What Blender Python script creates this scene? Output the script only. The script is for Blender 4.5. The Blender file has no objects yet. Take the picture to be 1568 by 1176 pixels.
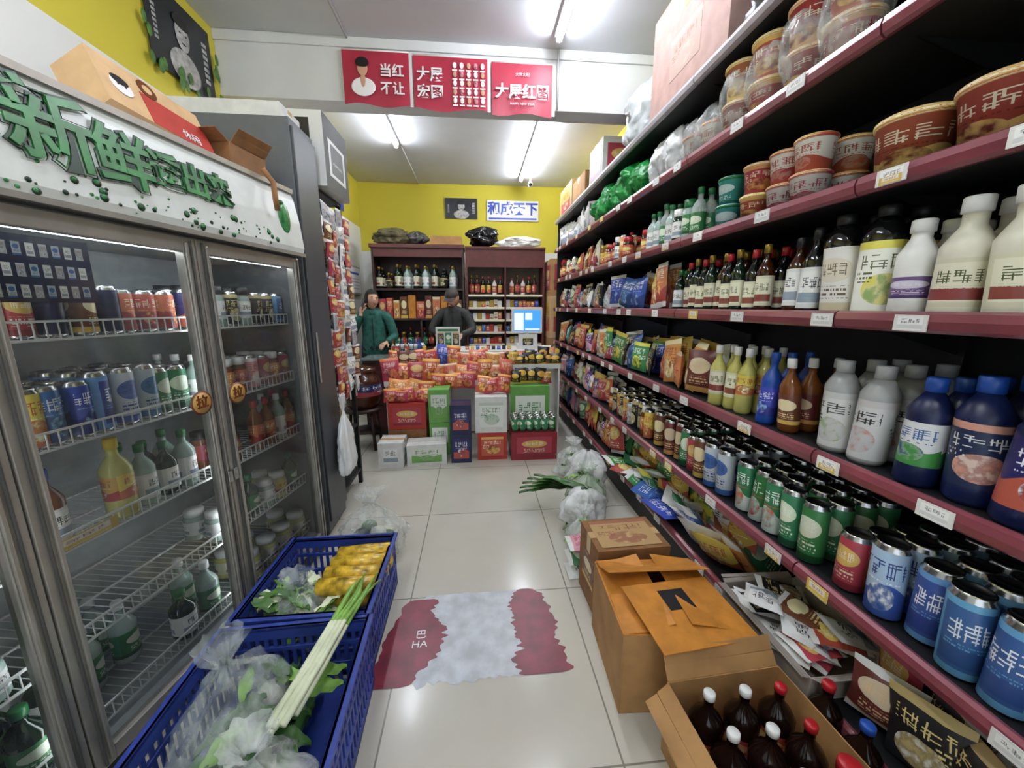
import bpy, math, random
from mathutils import Vector, Matrix, Euler, noise
random.seed(7)
R=random.random
def U(a,b): return a+(b-a)*random.random()
scene=bpy.context.scene
try:
    scene.view_settings.view_transform='Standard'
    scene.view_settings.look='None'
except Exception as e: print(e)

# ---------------------------------------------------------------- materials
def srgb(c):
    if isinstance(c,str):
        c=c.lstrip('#'); c=[int(c[i:i+2],16)/255 for i in (0,2,4)]
    return tuple(((x/12.92) if x<=.04045 else ((x+.055)/1.055)**2.4) for x in c)+(1,)
def newmat(name):
    m=bpy.data.materials.new(name); m.use_nodes=True
    nt=m.node_tree; b=nt.nodes['Principled BSDF']; return m,nt,b
def M(name,col,rough=.5,metal=0,var=.06,scale=15,bump=0,bscale=60,emit=0,trans=0,coat=0):
    m,nt,b=newmat(name); c=srgb(col)
    b.inputs['Roughness'].default_value=rough; b.inputs['Metallic'].default_value=metal
    if coat: b.inputs['Coat Weight'].default_value=coat
    tc=nt.nodes.new('ShaderNodeTexCoord')
    if var>0:
        n=nt.nodes.new('ShaderNodeTexNoise'); n.inputs['Scale'].default_value=scale; n.inputs['Detail'].default_value=3
        nt.links.new(tc.outputs['Object'],n.inputs['Vector'])
        r=nt.nodes.new('ShaderNodeValToRGB'); r.color_ramp.elements[0].position=.3; r.color_ramp.elements[1].position=.7
        r.color_ramp.elements[0].color=tuple(max(0,x*(1-var*2)) for x in c[:3])+(1,)
        r.color_ramp.elements[1].color=tuple(min(1,x*(1+var)) for x in c[:3])+(1,)
        nt.links.new(n.outputs['Fac'],r.inputs['Fac']); nt.links.new(r.outputs['Color'],b.inputs['Base Color'])
    else: b.inputs['Base Color'].default_value=c
    if bump:
        n2=nt.nodes.new('ShaderNodeTexNoise'); n2.inputs['Scale'].default_value=bscale; nt.links.new(tc.outputs['Object'],n2.inputs['Vector'])
        bp=nt.nodes.new('ShaderNodeBump'); bp.inputs['Strength'].default_value=bump; bp.inputs['Distance'].default_value=.01
        nt.links.new(n2.outputs['Fac'],bp.inputs['Height']); nt.links.new(bp.outputs['Normal'],b.inputs['Normal'])
    if emit:
        b.inputs['Emission Color'].default_value=c; b.inputs['Emission Strength'].default_value=emit
    return m
pcount=[0]
def P(name,base,inks,style=None,rough=.38,ng=3,text=True):
    """printed packaging artwork laid out in UV space: bands, logo, pseudo glyphs, text lines, product picture"""
    pcount[0]+=1; seed=pcount[0]*1.37
    if style is None: style=pcount[0]%4
    m,nt,b=newmat(name); b.inputs['Roughness'].default_value=rough
    lk=nt.links.new
    def N(op,a,b_=None,c_=None):
        n=nt.nodes.new('ShaderNodeMath'); n.operation=op
        for i,x in enumerate((a,b_,c_)):
            if x is None: continue
            if isinstance(x,(int,float)): n.inputs[i].default_value=x
            else: lk(x,n.inputs[i])
        return n.outputs[0]
    tc=nt.nodes.new('ShaderNodeTexCoord'); sp=nt.nodes.new('ShaderNodeSeparateXYZ'); lk(tc.outputs['UV'],sp.inputs[0])
    uu,vv=sp.outputs[0],sp.outputs[1]; u=N('FRACT',uu); v=N('FRACT',vv); iid=N('FLOOR',uu)
    def wn(x,y=None):
        n=nt.nodes.new('ShaderNodeTexWhiteNoise'); n.noise_dimensions='2D'; cb=nt.nodes.new('ShaderNodeCombineXYZ'); lk(x,cb.inputs[0])
        if y is not None: lk(y,cb.inputs[1])
        lk(cb.outputs[0],n.inputs['Vector']); return n.outputs['Value']
    h=wn(iid); var=N('FLOOR',N('MULTIPLY',h,5))
    def near(x,c,w): return N('LESS_THAN',N('ABSOLUTE',N('SUBTRACT',x,c)),w)
    def rect(cu,wu,cv,wv): return N('MULTIPLY',near(u,cu,wu),near(v,cv,wv))
    def ellipse(cu,wu,cv,wv):
        a=N('DIVIDE',N('SUBTRACT',u,cu),wu); c=N('DIVIDE',N('SUBTRACT',v,cv),wv)
        return N('LESS_THAN',N('ADD',N('MULTIPLY',a,a),N('MULTIPLY',c,c)),1.0)
    def glyph(cu,wu,cv,wv,g):
        # characters made of horizontal and vertical strokes, different for every character, variety and material
        g=g*1.25
        fu=N('MULTIPLY',u,g*1.0); gi=N('ADD',N('ADD',N('FLOOR',fu),N('MULTIPLY',var,9)),seed); gu=N('FRACT',fu); gv=N('DIVIDE',N('SUBTRACT',v,cv-wv),2*wv)
        hr=N('FLOOR',N('MULTIPLY',gv,5)); half=N('FLOOR',N('MULTIPLY',gu,2))
        hs=N('MULTIPLY',N('GREATER_THAN',wn(N('ADD',gi,11),N('ADD',hr,N('MULTIPLY',half,31))),.38),N('GREATER_THAN',N('FRACT',N('MULTIPLY',gv,5)),.6))
        vr=N('FLOOR',N('MULTIPLY',gu,5)); vh=N('FLOOR',N('MULTIPLY',gv,2))
        vs_=N('MULTIPLY',N('GREATER_THAN',wn(N('ADD',gi,57),N('ADD',vr,N('MULTIPLY',vh,17))),.5),N('GREATER_THAN',N('FRACT',N('MULTIPLY',gu,5)),.6))
        mk=N('MULTIPLY',N('MAXIMUM',hs,vs_),near(gu,.5,.42))
        return N('MULTIPLY',mk,rect(cu,wu,cv,wv))
    def lines(cu,wu,cv,wv,n):
        px=wn(N('ADD',N('FLOOR',N('MULTIPLY',u,n*3.2)),seed),N('FLOOR',N('MULTIPLY',v,n*1.0)))
        mk=N('MULTIPLY',N('GREATER_THAN',px,.4),N('GREATER_THAN',N('FRACT',N('MULTIPLY',v,n*1.0)),.5))
        return N('MULTIPLY',mk,rect(cu,wu,cv,wv))
    cur=None
    def setc(mask,col,prev):
        n=nt.nodes.new('ShaderNodeMix'); n.data_type='RGBA'; lk(mask,n.inputs[0])
        if isinstance(prev,tuple): n.inputs[6].default_value=prev
        else: lk(prev,n.inputs[6])
        if isinstance(col,tuple): n.inputs[7].default_value=col
        else: lk(col,n.inputs[7])
        return n.outputs[2]
    B=srgb(base); I0=srgb(inks[0]); I1=srgb(inks[1] if len(inks)>1 else inks[0]); I2=srgb(inks[-1])
    def picture(prev,cu,wu,cv,wv):
        n=nt.nodes.new('ShaderNodeTexNoise'); n.inputs['Scale'].default_value=6; n.inputs['Detail'].default_value=5; cb=nt.nodes.new('ShaderNodeCombineXYZ'); lk(u,cb.inputs[0]); lk(v,cb.inputs[1]); lk(N('MULTIPLY',h,20),cb.inputs[2]); lk(cb.outputs[0],n.inputs['Vector'])
        r=nt.nodes.new('ShaderNodeValToRGB'); r.color_ramp.elements[0].position=.38; r.color_ramp.elements[0].color=I1; r.color_ramp.elements[1].position=.62; r.color_ramp.elements[1].color=I2
        e=r.color_ramp.elements.new(.5); e.color=tuple(x*.6+y*.3 for x,y in zip(I1,B))[:3]+(1,)
        lk(n.outputs[0],r.inputs[0]); return setc(ellipse(cu,wu,cv,wv),r.outputs[0],prev)
    if style==0:
        cur=setc(N('LESS_THAN',v,.14),I1,B); cur=setc(ellipse(.5,.36,.64,.19),I2,cur); cur=setc(glyph(.5,.25,.65,.09,ng*1.3),I0 if inks[0]!=inks[-1] else B,cur)
        cur=setc(lines(.5,.3,.3,.1,14),I0,cur)
    elif style==1:
        s=N('SINE',N('ADD',N('MULTIPLY',u,6.28),N('MULTIPLY',var,1.3))); cur=setc(N('LESS_THAN',v,N('ADD',.42,N('MULTIPLY',s,.09))),I1,B)
        cur=setc(glyph(.5,.38,.72,.12,ng),I0,cur); cur=picture(cur,.5,.25,.3,.2); cur=setc(lines(.5,.36,.53,.03,22),I2,cur)
    elif style==2:
        cur=setc(N('GREATER_THAN',v,.88),I1,B); cur=picture(cur,.52,.32,.32,.22); cur=setc(glyph(.5,.36,.70,.1,ng),I0,cur); cur=setc(lines(.2,.14,.5,.08,16),I0,cur)
    else:
        cur=setc(rect(.5,.38,.5,.40),I2,B); cur=setc(rect(.5,.38,.27,.12),I1,cur); cur=setc(glyph(.5,.28,.62,.13,ng*1.2),I0 if inks[0]!=inks[-1] else B,cur)
        cur=setc(lines(.5,.3,.41,.03,20),B,cur)
    hs=nt.nodes.new('ShaderNodeHueSaturation'); lk(cur,hs.inputs['Color']); hs.inputs['Saturation'].default_value=.92; lk(N('ADD',.475,N('MULTIPLY',h,.05)),hs.inputs['Hue']); lk(N('ADD',.78,N('MULTIPLY',h,.28)),hs.inputs['Value'])
    lk(hs.outputs[0],b.inputs['Base Color'])
    return m
def clear(name,col,alpha=.4,rough=.12,metal=0):
    m,nt,b=newmat(name); b.inputs['Base Color'].default_value=srgb(col); b.inputs['Roughness'].default_value=rough
    t=nt.nodes.new('ShaderNodeBsdfTransparent'); mx=nt.nodes.new('ShaderNodeMixShader')
    n=nt.nodes.new('ShaderNodeTexNoise'); n.inputs['Scale'].default_value=14; n.inputs['Detail'].default_value=4
    tc=nt.nodes.new('ShaderNodeTexCoord'); nt.links.new(tc.outputs['Object'],n.inputs['Vector'])
    mr=nt.nodes.new('ShaderNodeMapRange'); mr.inputs[1].default_value=.38; mr.inputs[2].default_value=.62
    mr.inputs[3].default_value=max(0,alpha-.15); mr.inputs[4].default_value=min(1,alpha+.15)
    bp=nt.nodes.new('ShaderNodeBump'); bp.inputs['Strength'].default_value=.5; bp.inputs['Distance'].default_value=.02; nt.links.new(n.outputs['Fac'],bp.inputs['Height']); nt.links.new(bp.outputs[0],b.inputs['Normal'])
    nt.links.new(n.outputs['Fac'],mr.inputs[0]); nt.links.new(mr.outputs[0],mx.inputs[0])
    nt.links.new(t.outputs[0],mx.inputs[1]); nt.links.new(b.outputs[0],mx.inputs[2])
    nt.links.new(mx.outputs[0],nt.nodes['Material Output'].inputs['Surface']); return m

WHITE=M('white_plastic','#e8e8e6',.4,var=.02); BLACK=M('black_plastic','#141416',.45); SILVER=M('brushed_aluminium','#aeaaa2',.34,.6,var=.07)
CHROME=M('chrome','#c8c8c8',.22,1,var=0); GREY=M('grey_panel','#5c6063',.5,var=.04); DARKWOOD=M('dark_wood','#3c2420',.45,var=.15,scale=6)
REDWOOD=M('red_wood','#5a2a28',.45,var=.12); CARD=M('cardboard','#b08452',.75,var=.12,scale=8,bump=.3,bscale=9); CARDD=M('cardboard_dark','#8a6038',.75,var=.12,bump=.3,bscale=9)
TAPE=M('packing_tape','#c9a878',.2,var=.03); BURG=M('shelf_rail_burgundy','#84404a',.3,.1,var=.14,scale=5,coat=.4); SHELFBLK=M('shelf_black','#121417',.55)
TAGW=P('price_tag_white','#e4e2dc',['#54575c','#d8d8d8','#f4f4f2'],3); TAGY=P('price_tag_yellow','#dcbc3c',['#b04a20','#e8c83c','#f4f0e0'],3)

class MB:
    def __init__(s,name): s.name=name; s.v=[]; s.f=[]; s.m=[]; s.s=[]; s.mats=[]; s.uv=[]
    def mi(s,m):
        if m not in s.mats: s.mats.append(m)
        return s.mats.index(m)
    def add(s,vs,fs,m,sm=False,T=None,uvs=None):
        o=len(s.v); iid=2*random.randint(0,40)
        for p in vs:
            p=Vector(p)
            if T is not None: p=T@p
            s.v.append(p)
        for i,f in enumerate(fs):
            s.f.append([o+k for k in f]); mm=m[i] if isinstance(m,list) else m
            s.m.append(s.mi(mm)); s.s.append(sm)
            uf=uvs[i] if uvs else ([(0.002,0.002),(.998,0.002),(.998,.998),(0.002,.998)] if len(f)==4 else [(.5,.5)]*len(f))
            s.uv+= [(a+iid,c) for a,c in uf]
    def box(s,x0,x1,y0,y1,z0,z1,m,T=None):
        vs=[(x0,y0,z0),(x1,y0,z0),(x1,y1,z0),(x0,y1,z0),(x0,y0,z1),(x1,y0,z1),(x1,y1,z1),(x0,y1,z1)]
        s.add(vs,[(0,3,2,1),(4,5,6,7),(0,1,5,4),(1,2,6,5),(2,3,7,6),(3,0,4,7)],m,False,T)
    def lathe(s,x,y,z,prof,seg=14,T=None,cap=True,sc=1.0,lean=None):
        vs=[];fs=[];ms=[];uvs=[]; n=len(prof); a0=U(1.4,2.6); lx,ly=lean or (0,0)
        for (r,h,_) in prof:
            for k in range(seg):
                a=a0+2*math.pi*k/seg; vs.append((x+sc*r*math.cos(a)+lx*h,y+sc*r*math.sin(a)+ly*h,z+h*sc))
        for i in range(n-1):
            for k in range(seg):
                k2=(k+1)%seg; fs.append((i*seg+k,i*seg+k2,(i+1)*seg+k2,(i+1)*seg+k)); ms.append(prof[i][2])
                u0=2*k/seg+.001; u1=2*(k+1)/seg-.001; uvs.append([(u0,.01),(u1,.01),(u1,.99),(u0,.99)])
        if cap:
            cu=[(.5+.49*math.cos(2*math.pi*k/seg),.5+.49*math.sin(2*math.pi*k/seg)) for k in range(seg)]
            fs.append(tuple(range(seg-1,-1,-1))); ms.append(prof[0][2]); uvs.append(cu[::-1])
            fs.append(tuple((n-1)*seg+k for k in range(seg))); ms.append(prof[-1][2]); uvs.append(cu)
        s.add(vs,fs,ms,True,T,uvs)
    def pillow(s,T,w,h,d,m,ms=None,nx=7,ny=9,cr=.011):
        so=Vector((U(0,90),U(0,90),U(0,90)))
        for side in (1,-1):
            vs=[];fs=[];mm=[];uvs=[]
            for j in range(ny+1):
                for i in range(nx+1):
                    a=i/nx;b=j/ny
                    q=max(0,math.sin(math.pi*a))**.55*max(0,math.sin(math.pi*b))**.6
                    c=(noise.noise(so+Vector((a*4,b*5,side)))+.6*noise.noise(so+Vector((a*9,b*10,side))))*cr*min(1,q*3)
                    e=1-.07*math.sin(math.pi*b)
                    vs.append((side*(d/2*q)+c,(a-.5)*w*e,b*h))
            for j in range(ny):
                for i in range(nx):
                    k=j*(nx+1)+i; f=(k,k+1,k+nx+2,k+nx+1)
                    u0,u1,v0,v1=i/nx+.002,(i+1)/nx-.002,j/ny+.002,(j+1)/ny-.002; q=[(u0,v0),(u1,v0),(u1,v1),(u0,v1)]
                    fs.append(f if side>0 else f[::-1]); uvs.append(q if side>0 else q[::-1]); mm.append(ms if (ms and (j==0 or j==ny-1)) else m)
            s.add(vs,fs,mm,True,T,uvs)
    def tube(s,pts,rad,m,seg=8,T=None,flat=1.0):
        pts=[Vector(p) for p in pts]; n=len(pts)
        if not isinstance(rad,(list,tuple)): rad=[rad]*n
        vs=[];fs=[];ref=None
        for i,p in enumerate(pts):
            d=(pts[min(i+1,n-1)]-pts[max(i-1,0)]).normalized()
            if ref is None: ref=d.orthogonal().normalized()
            a=(ref-d*ref.dot(d)).normalized(); b=d.cross(a); ref=a
            for k in range(seg):
                t=2*math.pi*k/seg; vs.append(p+a*math.cos(t)*rad[i]+b*math.sin(t)*rad[i]*flat)
        mm=[]
        for i in range(n-1):
            for k in range(seg):
                k2=(k+1)%seg; fs.append((i*seg+k,i*seg+k2,(i+1)*seg+k2,(i+1)*seg+k)); mm.append(m[i] if isinstance(m,list) else m)
        fs.append(tuple(range(seg-1,-1,-1))); mm.append(mm[0]); fs.append(tuple((n-1)*seg+k for k in range(seg))); mm.append(mm[-2])
        s.add(vs,fs,mm,True,T)
    def ell(s,c,rx,ry,rz,m,T=None,nu=14,nv=10,fn=None,keep=None):
        vs=[];fs=[]
        for j in range(nv+1):
            ph=math.pi*j/nv
            for i in range(nu):
                th=2*math.pi*i/nu; d=Vector((math.sin(ph)*math.cos(th),math.sin(ph)*math.sin(th),math.cos(ph)))
                p=Vector((d.x*rx,d.y*ry,d.z*rz))
                if fn: p=fn(d,p)
                vs.append(p+Vector(c))
        for j in range(nv):
            for i in range(nu):
                i2=(i+1)%nu
                if keep:
                    ph=math.pi*(j+.5)/nv; th=2*math.pi*(i+.5)/nu
                    d=Vector((math.sin(ph)*math.cos(th),math.sin(ph)*math.sin(th),math.cos(ph)))
                    if not keep(d): continue
                fs.append((j*nu+i,(j+1)*nu+i,(j+1)*nu+i2,j*nu+i2))
        s.add(vs,fs,m,True,T)
    def blob(s,cx,cy,z0,rx,ry,h,m,seed=0,fold=.14,pinch=True,T=None,nu=44,nv=30):
        vs=[];fs=[];so=Vector((seed*7.3,seed*3.1,seed*1.7))
        for j in range(nv+1):
            t=j/nv
            if pinch: pr=(min(1,t*9)**.5)*(1 if t<.4 else max(.12,1-((t-.4)/.42)**1.6) if t<.82 else .12+.6*(t-.82)/.18*.6)
            else: pr=max(0,math.sin(math.pi*min(1,t*.98+.01)))**.5
            for i in range(nu):
                th=2*math.pi*i/nu; d=Vector((math.cos(th),math.sin(th),0))
                k=1+fold*noise.noise(so+Vector((d.x*2.2,d.y*2.2,t*2.5)))*2+fold*.8*abs(noise.noise(so+Vector((d.x*6,d.y*6,t*5))))-fold*.9*abs(noise.noise(so+Vector((d.x*11,d.y*11,t*11))))
                vs.append((cx+rx*pr*d.x*k,cy+ry*pr*d.y*k,z0+h*t+(0 if j==0 else h*.05*noise.noise(so+d*3+Vector((0,0,t*3))))*min(1,t*4)))
        for j in range(nv):
            for i in range(nu):
                i2=(i+1)%nu; fs.append((j*nu+i,j*nu+i2,(j+1)*nu+i2,(j+1)*nu+i))
        fs.append(tuple(range(nu-1,-1,-1)))
        s.add(vs,fs,m,True,T)
    def build(s,parent=None,bevel=0,loc=None):
        me=bpy.data.meshes.new(s.name)
        off=Vector(loc) if loc else Vector((0,0,0))
        me.from_pydata([tuple(p-off) for p in s.v],[],s.f)
        for m in s.mats: me.materials.append(m)
        me.polygons.foreach_set('material_index',s.m); me.polygons.foreach_set('use_smooth',s.s)
        ul=me.uv_layers.new(name='UVMap')
        if len(ul.data)==len(s.uv): ul.data.foreach_set('uv',[c for p in s.uv for c in p])
        me.update()
        o=bpy.data.objects.new(s.name,me); scene.collection.objects.link(o); o.location=off
        if parent: o.parent=parent
        if bevel:
            b=o.modifiers.new('bevel','BEVEL'); b.width=bevel; b.segments=2; b.limit_method='ANGLE'
        return o
def empty(name,loc=(0,0,0),rz=0):
    e=bpy.data.objects.new(name,None); e.location=loc; e.rotation_euler=(0,0,rz); e.empty_display_size=.1; scene.collection.objects.link(e); return e
def TM(x,y,z,rx=0,ry=0,rz=0): return Matrix.Translation((x,y,z))@Euler((rx,ry,rz)).to_matrix().to_4x4()
def text(body,size,mat,loc,rot,parent=None,ext=.0008,off=0,name='lettering',sx=1):
    cu=bpy.data.curves.new(name,'FONT'); cu.body=body; cu.size=size; cu.extrude=ext; cu.offset=off
    cu.align_x='CENTER'; cu.align_y='CENTER'; cu.materials.append(mat)
    o=bpy.data.objects.new(name,cu); o.location=loc; o.rotation_euler=rot; o.scale=(sx,1,1); scene.collection.objects.link(o)
    if parent: o.parent=parent
    return o
H90=math.pi/2
ROT_FRONT=(H90,0,0)      # faces -y
ROT_RIGHT=(H90,0,H90)    # faces +x

# ---------------------------------------------------------------- room
CE=3.3; XL=-1.75; XR=1.6; YB=6.5; YF=-1.8
def floor_mat():
    m,nt,b=newmat('glossy_floor_tile'); b.inputs['Roughness'].default_value=.13
    tc=nt.nodes.new('ShaderNodeTexCoord'); mp=nt.nodes.new('ShaderNodeMapping'); mp.inputs['Location'].default_value=(.35,-.935,0)
    br=nt.nodes.new('ShaderNodeTexBrick'); br.offset=0; br.inputs['Scale'].default_value=1; br.inputs['Brick Width'].default_value=.8; br.inputs['Row Height'].default_value=.8
    br.inputs['Mortar Size'].default_value=.0035; br.inputs['Mortar Smooth'].default_value=.1
    br.inputs['Mortar'].default_value=srgb('#8f8a80'); br.inputs['Color1'].default_value=srgb('#d4cfc2'); br.inputs['Color2'].default_value=srgb('#cecabc')
    n=nt.nodes.new('ShaderNodeTexNoise'); n.inputs['Scale'].default_value=3; n.inputs['Detail'].default_value=8
    mx=nt.nodes.new('ShaderNodeMix'); mx.data_type='RGBA'; mx.blend_type='MULTIPLY'; mx.inputs[0].default_value=.28
    nt.links.new(tc.outputs['Object'],mp.inputs[0]); nt.links.new(mp.outputs[0],br.inputs['Vector']); nt.links.new(tc.outputs['Object'],n.inputs['Vector'])
    nt.links.new(br.outputs['Color'],mx.inputs[6])
    g=nt.nodes.new('ShaderNodeRGBToBW'); nt.links.new(n.outputs['Color'],g.inputs[0]); nt.links.new(g.outputs[0],mx.inputs[7])
    nt.links.new(mx.outputs[2],b.inputs['Base Color'])
    mr=nt.nodes.new('ShaderNodeMapRange'); mr.inputs[3].default_value=.06; mr.inputs[4].default_value=.28
    nt.links.new(n.outputs['Fac'],mr.inputs[0]); nt.links.new(mr.outputs[0],b.inputs['Roughness'])
    return m
def wall_mat(name,zsplit):
    m,nt,b=newmat(name); b.inputs['Roughness'].default_value=.7
    g=nt.nodes.new('ShaderNodeNewGeometry'); s=nt.nodes.new('ShaderNodeSeparateXYZ'); c=nt.nodes.new('ShaderNodeMath'); c.operation='GREATER_THAN'; c.inputs[1].default_value=zsplit
    mx=nt.nodes.new('ShaderNodeMix'); mx.data_type='RGBA'; mx.inputs[6].default_value=srgb('#dededa'); mx.inputs[7].default_value=srgb('#cbbd3c')
    nt.links.new(g.outputs['Position'],s.inputs[0]); nt.links.new(s.outputs['Z'],c.inputs[0]); nt.links.new(c.outputs[0],mx.inputs[0])
    n=nt.nodes.new('ShaderNodeTexNoise'); n.inputs['Scale'].default_value=5; bp=nt.nodes.new('ShaderNodeBump'); bp.inputs['Strength'].default_value=.05
    nt.links.new(n.outputs[0],bp.inputs['Height']); nt.links.new(bp.outputs[0],b.inputs['Normal'])
    nt.links.new(mx.outputs[2],b.inputs['Base Color']); return m
CEIL=M('ceiling_paint','#cfd1d4',.8,var=.04,scale=2); BEAM=M('beam_paint','#dcdddd',.7,var=.04,scale=3)
def slab(name,a,m,bevel=0):
    b=MB(name); b.box(*a,m); return b.build(bevel=bevel)
slab('floor',(XL-.1,XR+.1,YF-.1,YB+.1,-.1,0),floor_mat())
slab('ceiling',(XL-.1,XR+.1,YF-.1,YB+.1,CE,CE+.1),CEIL)
slab('wall_left',(XL-.1,XL,YF,YB,0,CE),wall_mat('painted_wall_left',2.64))
slab('wall_right',(XR,XR+.1,YF,YB,0,CE),wall_mat('painted_wall_right',2.64))
slab('wall_back',(XL-.1,XR+.1,YB,YB+.1,0,CE),wall_mat('painted_wall_back',2.3))
w=MB('wall_front'); fm=wall_mat('painted_wall_front',2.64)
w.box(XL,-1.3,YF-.1,YF,0,CE,fm); w.box(1.3,XR,YF-.1,YF,0,CE,fm); w.box(-1.3,1.3,YF-.1,YF,2.5,CE,fm); w.build()
bm_=MB('ceiling_beam'); bm_.box(XL,XR,3.22,3.40,2.90,CE,BEAM); bm_.box(XL,XR,3.205,3.22,3.235,CE,BEAM); bm_.build(bevel=.004)

TUBE=M('fluorescent_tube','#eef4ff',.3,var=0,emit=122); FIX=M('lamp_housing','#e6e6e6',.4,var=0)
def lamp(x,y0,y1,z=CE):
    b=MB('fluorescent_lamp'); b.box(x-.03,x+.03,y0-.02,y1+.02,z-.028,z,FIX)
    b.box(x-.02,x+.02,y0-.02,y0,z-.06,z-.028,FIX); b.box(x-.02,x+.02,y1,y1+.02,z-.06,z-.028,FIX)
    b.tube([(x,y0,z-.050),(x,y1,z-.050)],.017,TUBE,8); b.build()
lamp(.61,1.75,3.02); lamp(.70,4.2,6.05); lamp(-.87,3.7,4.97); lamp(-.85,.3,1.5); lamp(.2,-1.3,-.1)  # last two lamps are out of view, added to light the shop front
WIRE=M('cable_conduit','#c2c2c0',.5,var=0)
b=MB('ceiling_conduit'); b.tube([(-.86,-.5,3.29),(-.86,3.2,3.29)],.009,WIRE,6); b.tube([(-.83,5.1,3.29),(-.83,6.49,3.29)],.009,WIRE,6); b.tube([(.64,3.19,3.29),(.64,3.19,2.9)],.008,WIRE,6); b.build()

# flags on the beam
REDP=M('red_banner','#b22c44',.45,var=.12,scale=4); WHT=M('white_ink','#f2eef0',.5,var=0); SKIN=M('skin','#d0a084',.5,var=.04); HAIR=M('black_hair','#120e0c',.8,var=.2,scale=60)
INKB=M('ink_black','#17171a',.5,var=0); PINK=M('banner_photo_pink','#d88c98',.5,var=.4,scale=60); BPALE=M('banner_pale','#e6dcde',.6,var=.05)
def banner(x0,x1,z0,z1,y,kind):
    e=empty('hanging_banner',((x0+x1)/2,y,z0))
    b=MB('cloth'); n=14; vs=[];fs=[]; w=x1-x0; h=z1-z0
    for j in range(7):
        for i in range(n+1):
            a=i/n; t=1-j/6
            vs.append(((a-.5)*w,-.006-.006*math.sin(a*9+kind)*t,h*(1-t)+(.010*math.sin(a*7+kind*2) if j==0 else 0)))
    for j in range(6):
        for i in range(n): k=j*(n+1)+i; fs.append((k,k+1,k+n+2,k+n+1))
    b.add(vs,fs,REDP,True); b.tube([(-w/2,-.004,h),(w/2,-.004,h)],.006,WHT,6)
    b.box(w/2-.002,w/2+.022,-.004,-.002,0,h,BPALE); b.build(e)
    p=MB('print'); y=-.018
    if kind==0:
        p.ell((-w*.2,y,h*.66),.036,.003,.05,SKIN); p.ell((-w*.2,y-.001,h*.76),.046,.004,.034,HAIR); p.ell((-w*.2,y+.001,h*.32),.085,.003,.06,WHT); p.ell((-w*.2,y,h*.42),.02,.003,.05,SKIN)
        text('当红',.085,WHT,(w*.24,y-.002,h*.62),ROT_FRONT,e,off=.002); text('不让',.085,WHT,(w*.24,y-.002,h*.3),ROT_FRONT,e,off=.002)
    elif kind==1:
        text('大展',.095,WHT,(-w*.28,y-.002,h*.62),ROT_FRONT,e,off=.002); text('宏图',.095,WHT,(-w*.28,y-.002,h*.3),ROT_FRONT,e,off=.002)
        for i in range(5):
            for j in range(5):
                p.ell((w*.02+i*.05+.018,y,.05+j*.056+.012),.015,.002,.02,[WHT,PINK,SKIN,WHT][(i*3+j*2)%4],nu=8,nv=6); p.box(w*.02+i*.05,w*.02+i*.05+.036,y,y+.002,.026+j*.056,.036+j*.056,WHT)
    else:
        text('大展红图',.1,WHT,(0,y-.002,h*.42),ROT_FRONT,e,off=.003)
        text('HAPPY NEW YEAR',.022,WHT,(0,y-.002,h*.2),ROT_FRONT,e); text('大吉大利',.026,WHT,(0,y-.002,h*.76),ROT_FRONT,e)
    if p.v: p.build(e)
banner(-.9,-.44,2.87,3.215,3.20,0); banner(-.41,.12,2.86,3.205,3.20,1); banner(.15,.60,2.85,3.19,3.20,2)

# wall posters
DARK=M('poster_dark','#20222a',.35,var=.3,scale=8); LG=M('photo_grey','#b4b2b0',.4,var=.25,scale=30); LEAF=M('leaf_green','#4d7a34',.5,var=.25,scale=30)
def wposter(name,loc,rz,w,h):
    e=empty(name,loc,rz); b=MB('sheet'); b.box(-w/2,w/2,-.006,0,0,h,DARK)
    b.ell((0,-.008,h*.2),w*.24,.004,h*.22,LG); b.ell((0,-.010,h*.6),w*.11,.004,h*.19,LG); b.ell((0,-.012,h*.76),w*.13,.004,h*.09,INKB); b.ell((-w*.045,-.014,h*.62),w*.018,.002,h*.012,INKB,nu=8,nv=5); b.ell((w*.045,-.014,h*.62),w*.018,.002,h*.012,INKB,nu=8,nv=5); b.ell((0,-.014,h*.5),w*.035,.002,h*.012,INKB,nu=8,nv=5)
    for k in range(7): b.box(w*.34,w*.42,-.008,-.006,h*(.25+k*.08),h*(.25+k*.08)+h*.05,LG); b.box(-w*.42,-w*.37,-.008,-.006,h*(.3+k*.06),h*(.3+k*.06)+h*.035,LG)
    b.build(e); return e
e=wposter('portrait_poster',(XL+.012,2.86,2.78),H90,.54,.44)
lb=MB('vine_leaves')
for i in range(26):
    a=U(-.28,.28); zz=U(-.03,.05) if i%2 else U(0,.45); a=a if i%2 else random.choice([-.29,.29])+U(-.02,.02)
    lb.ell((a,-.02,zz),.02,.004,.035,LEAF,nu=6,nv=4)
lb.build(e)
wposter('portrait_poster',(-.19,YB-.012,2.8),0,.5,.3)
BLUE=M('sign_blue','#2646b4',.4,var=0)
e=empty('wall_sign',(.62,YB-.012,2.78)); b=MB('board'); b.box(-.41,.41,-.01,0,0,.3,WHITE); b.build(e)
text('和成天下',.2,BLUE,(0,-.013,.17),ROT_FRONT,e,off=.006); b=MB('stripe'); b.box(-.38,.38,-.012,-.01,.02,.045,BLUE); b.build(e)
e=empty('wall_sign',(XL+.012,5.2,2.7),H90); b=MB('board'); b.box(-.5,.5,-.01,0,0,.3,BLUE); b.build(e); text('和成天下',.2,WHT,(0,-.013,.15),ROT_FRONT,e,off=.004)
e=empty('framed_certificate',(XL+.012,5.9,1.62),H90); b=MB('frame')
b.box(-.3,.3,-.02,0,0,.4,SILVER); b.box(-.275,.275,-.023,-.02,.025,.375,WHT); b.box(-.2,.2,-.025,-.023,.28,.31,BLUE)
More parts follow.
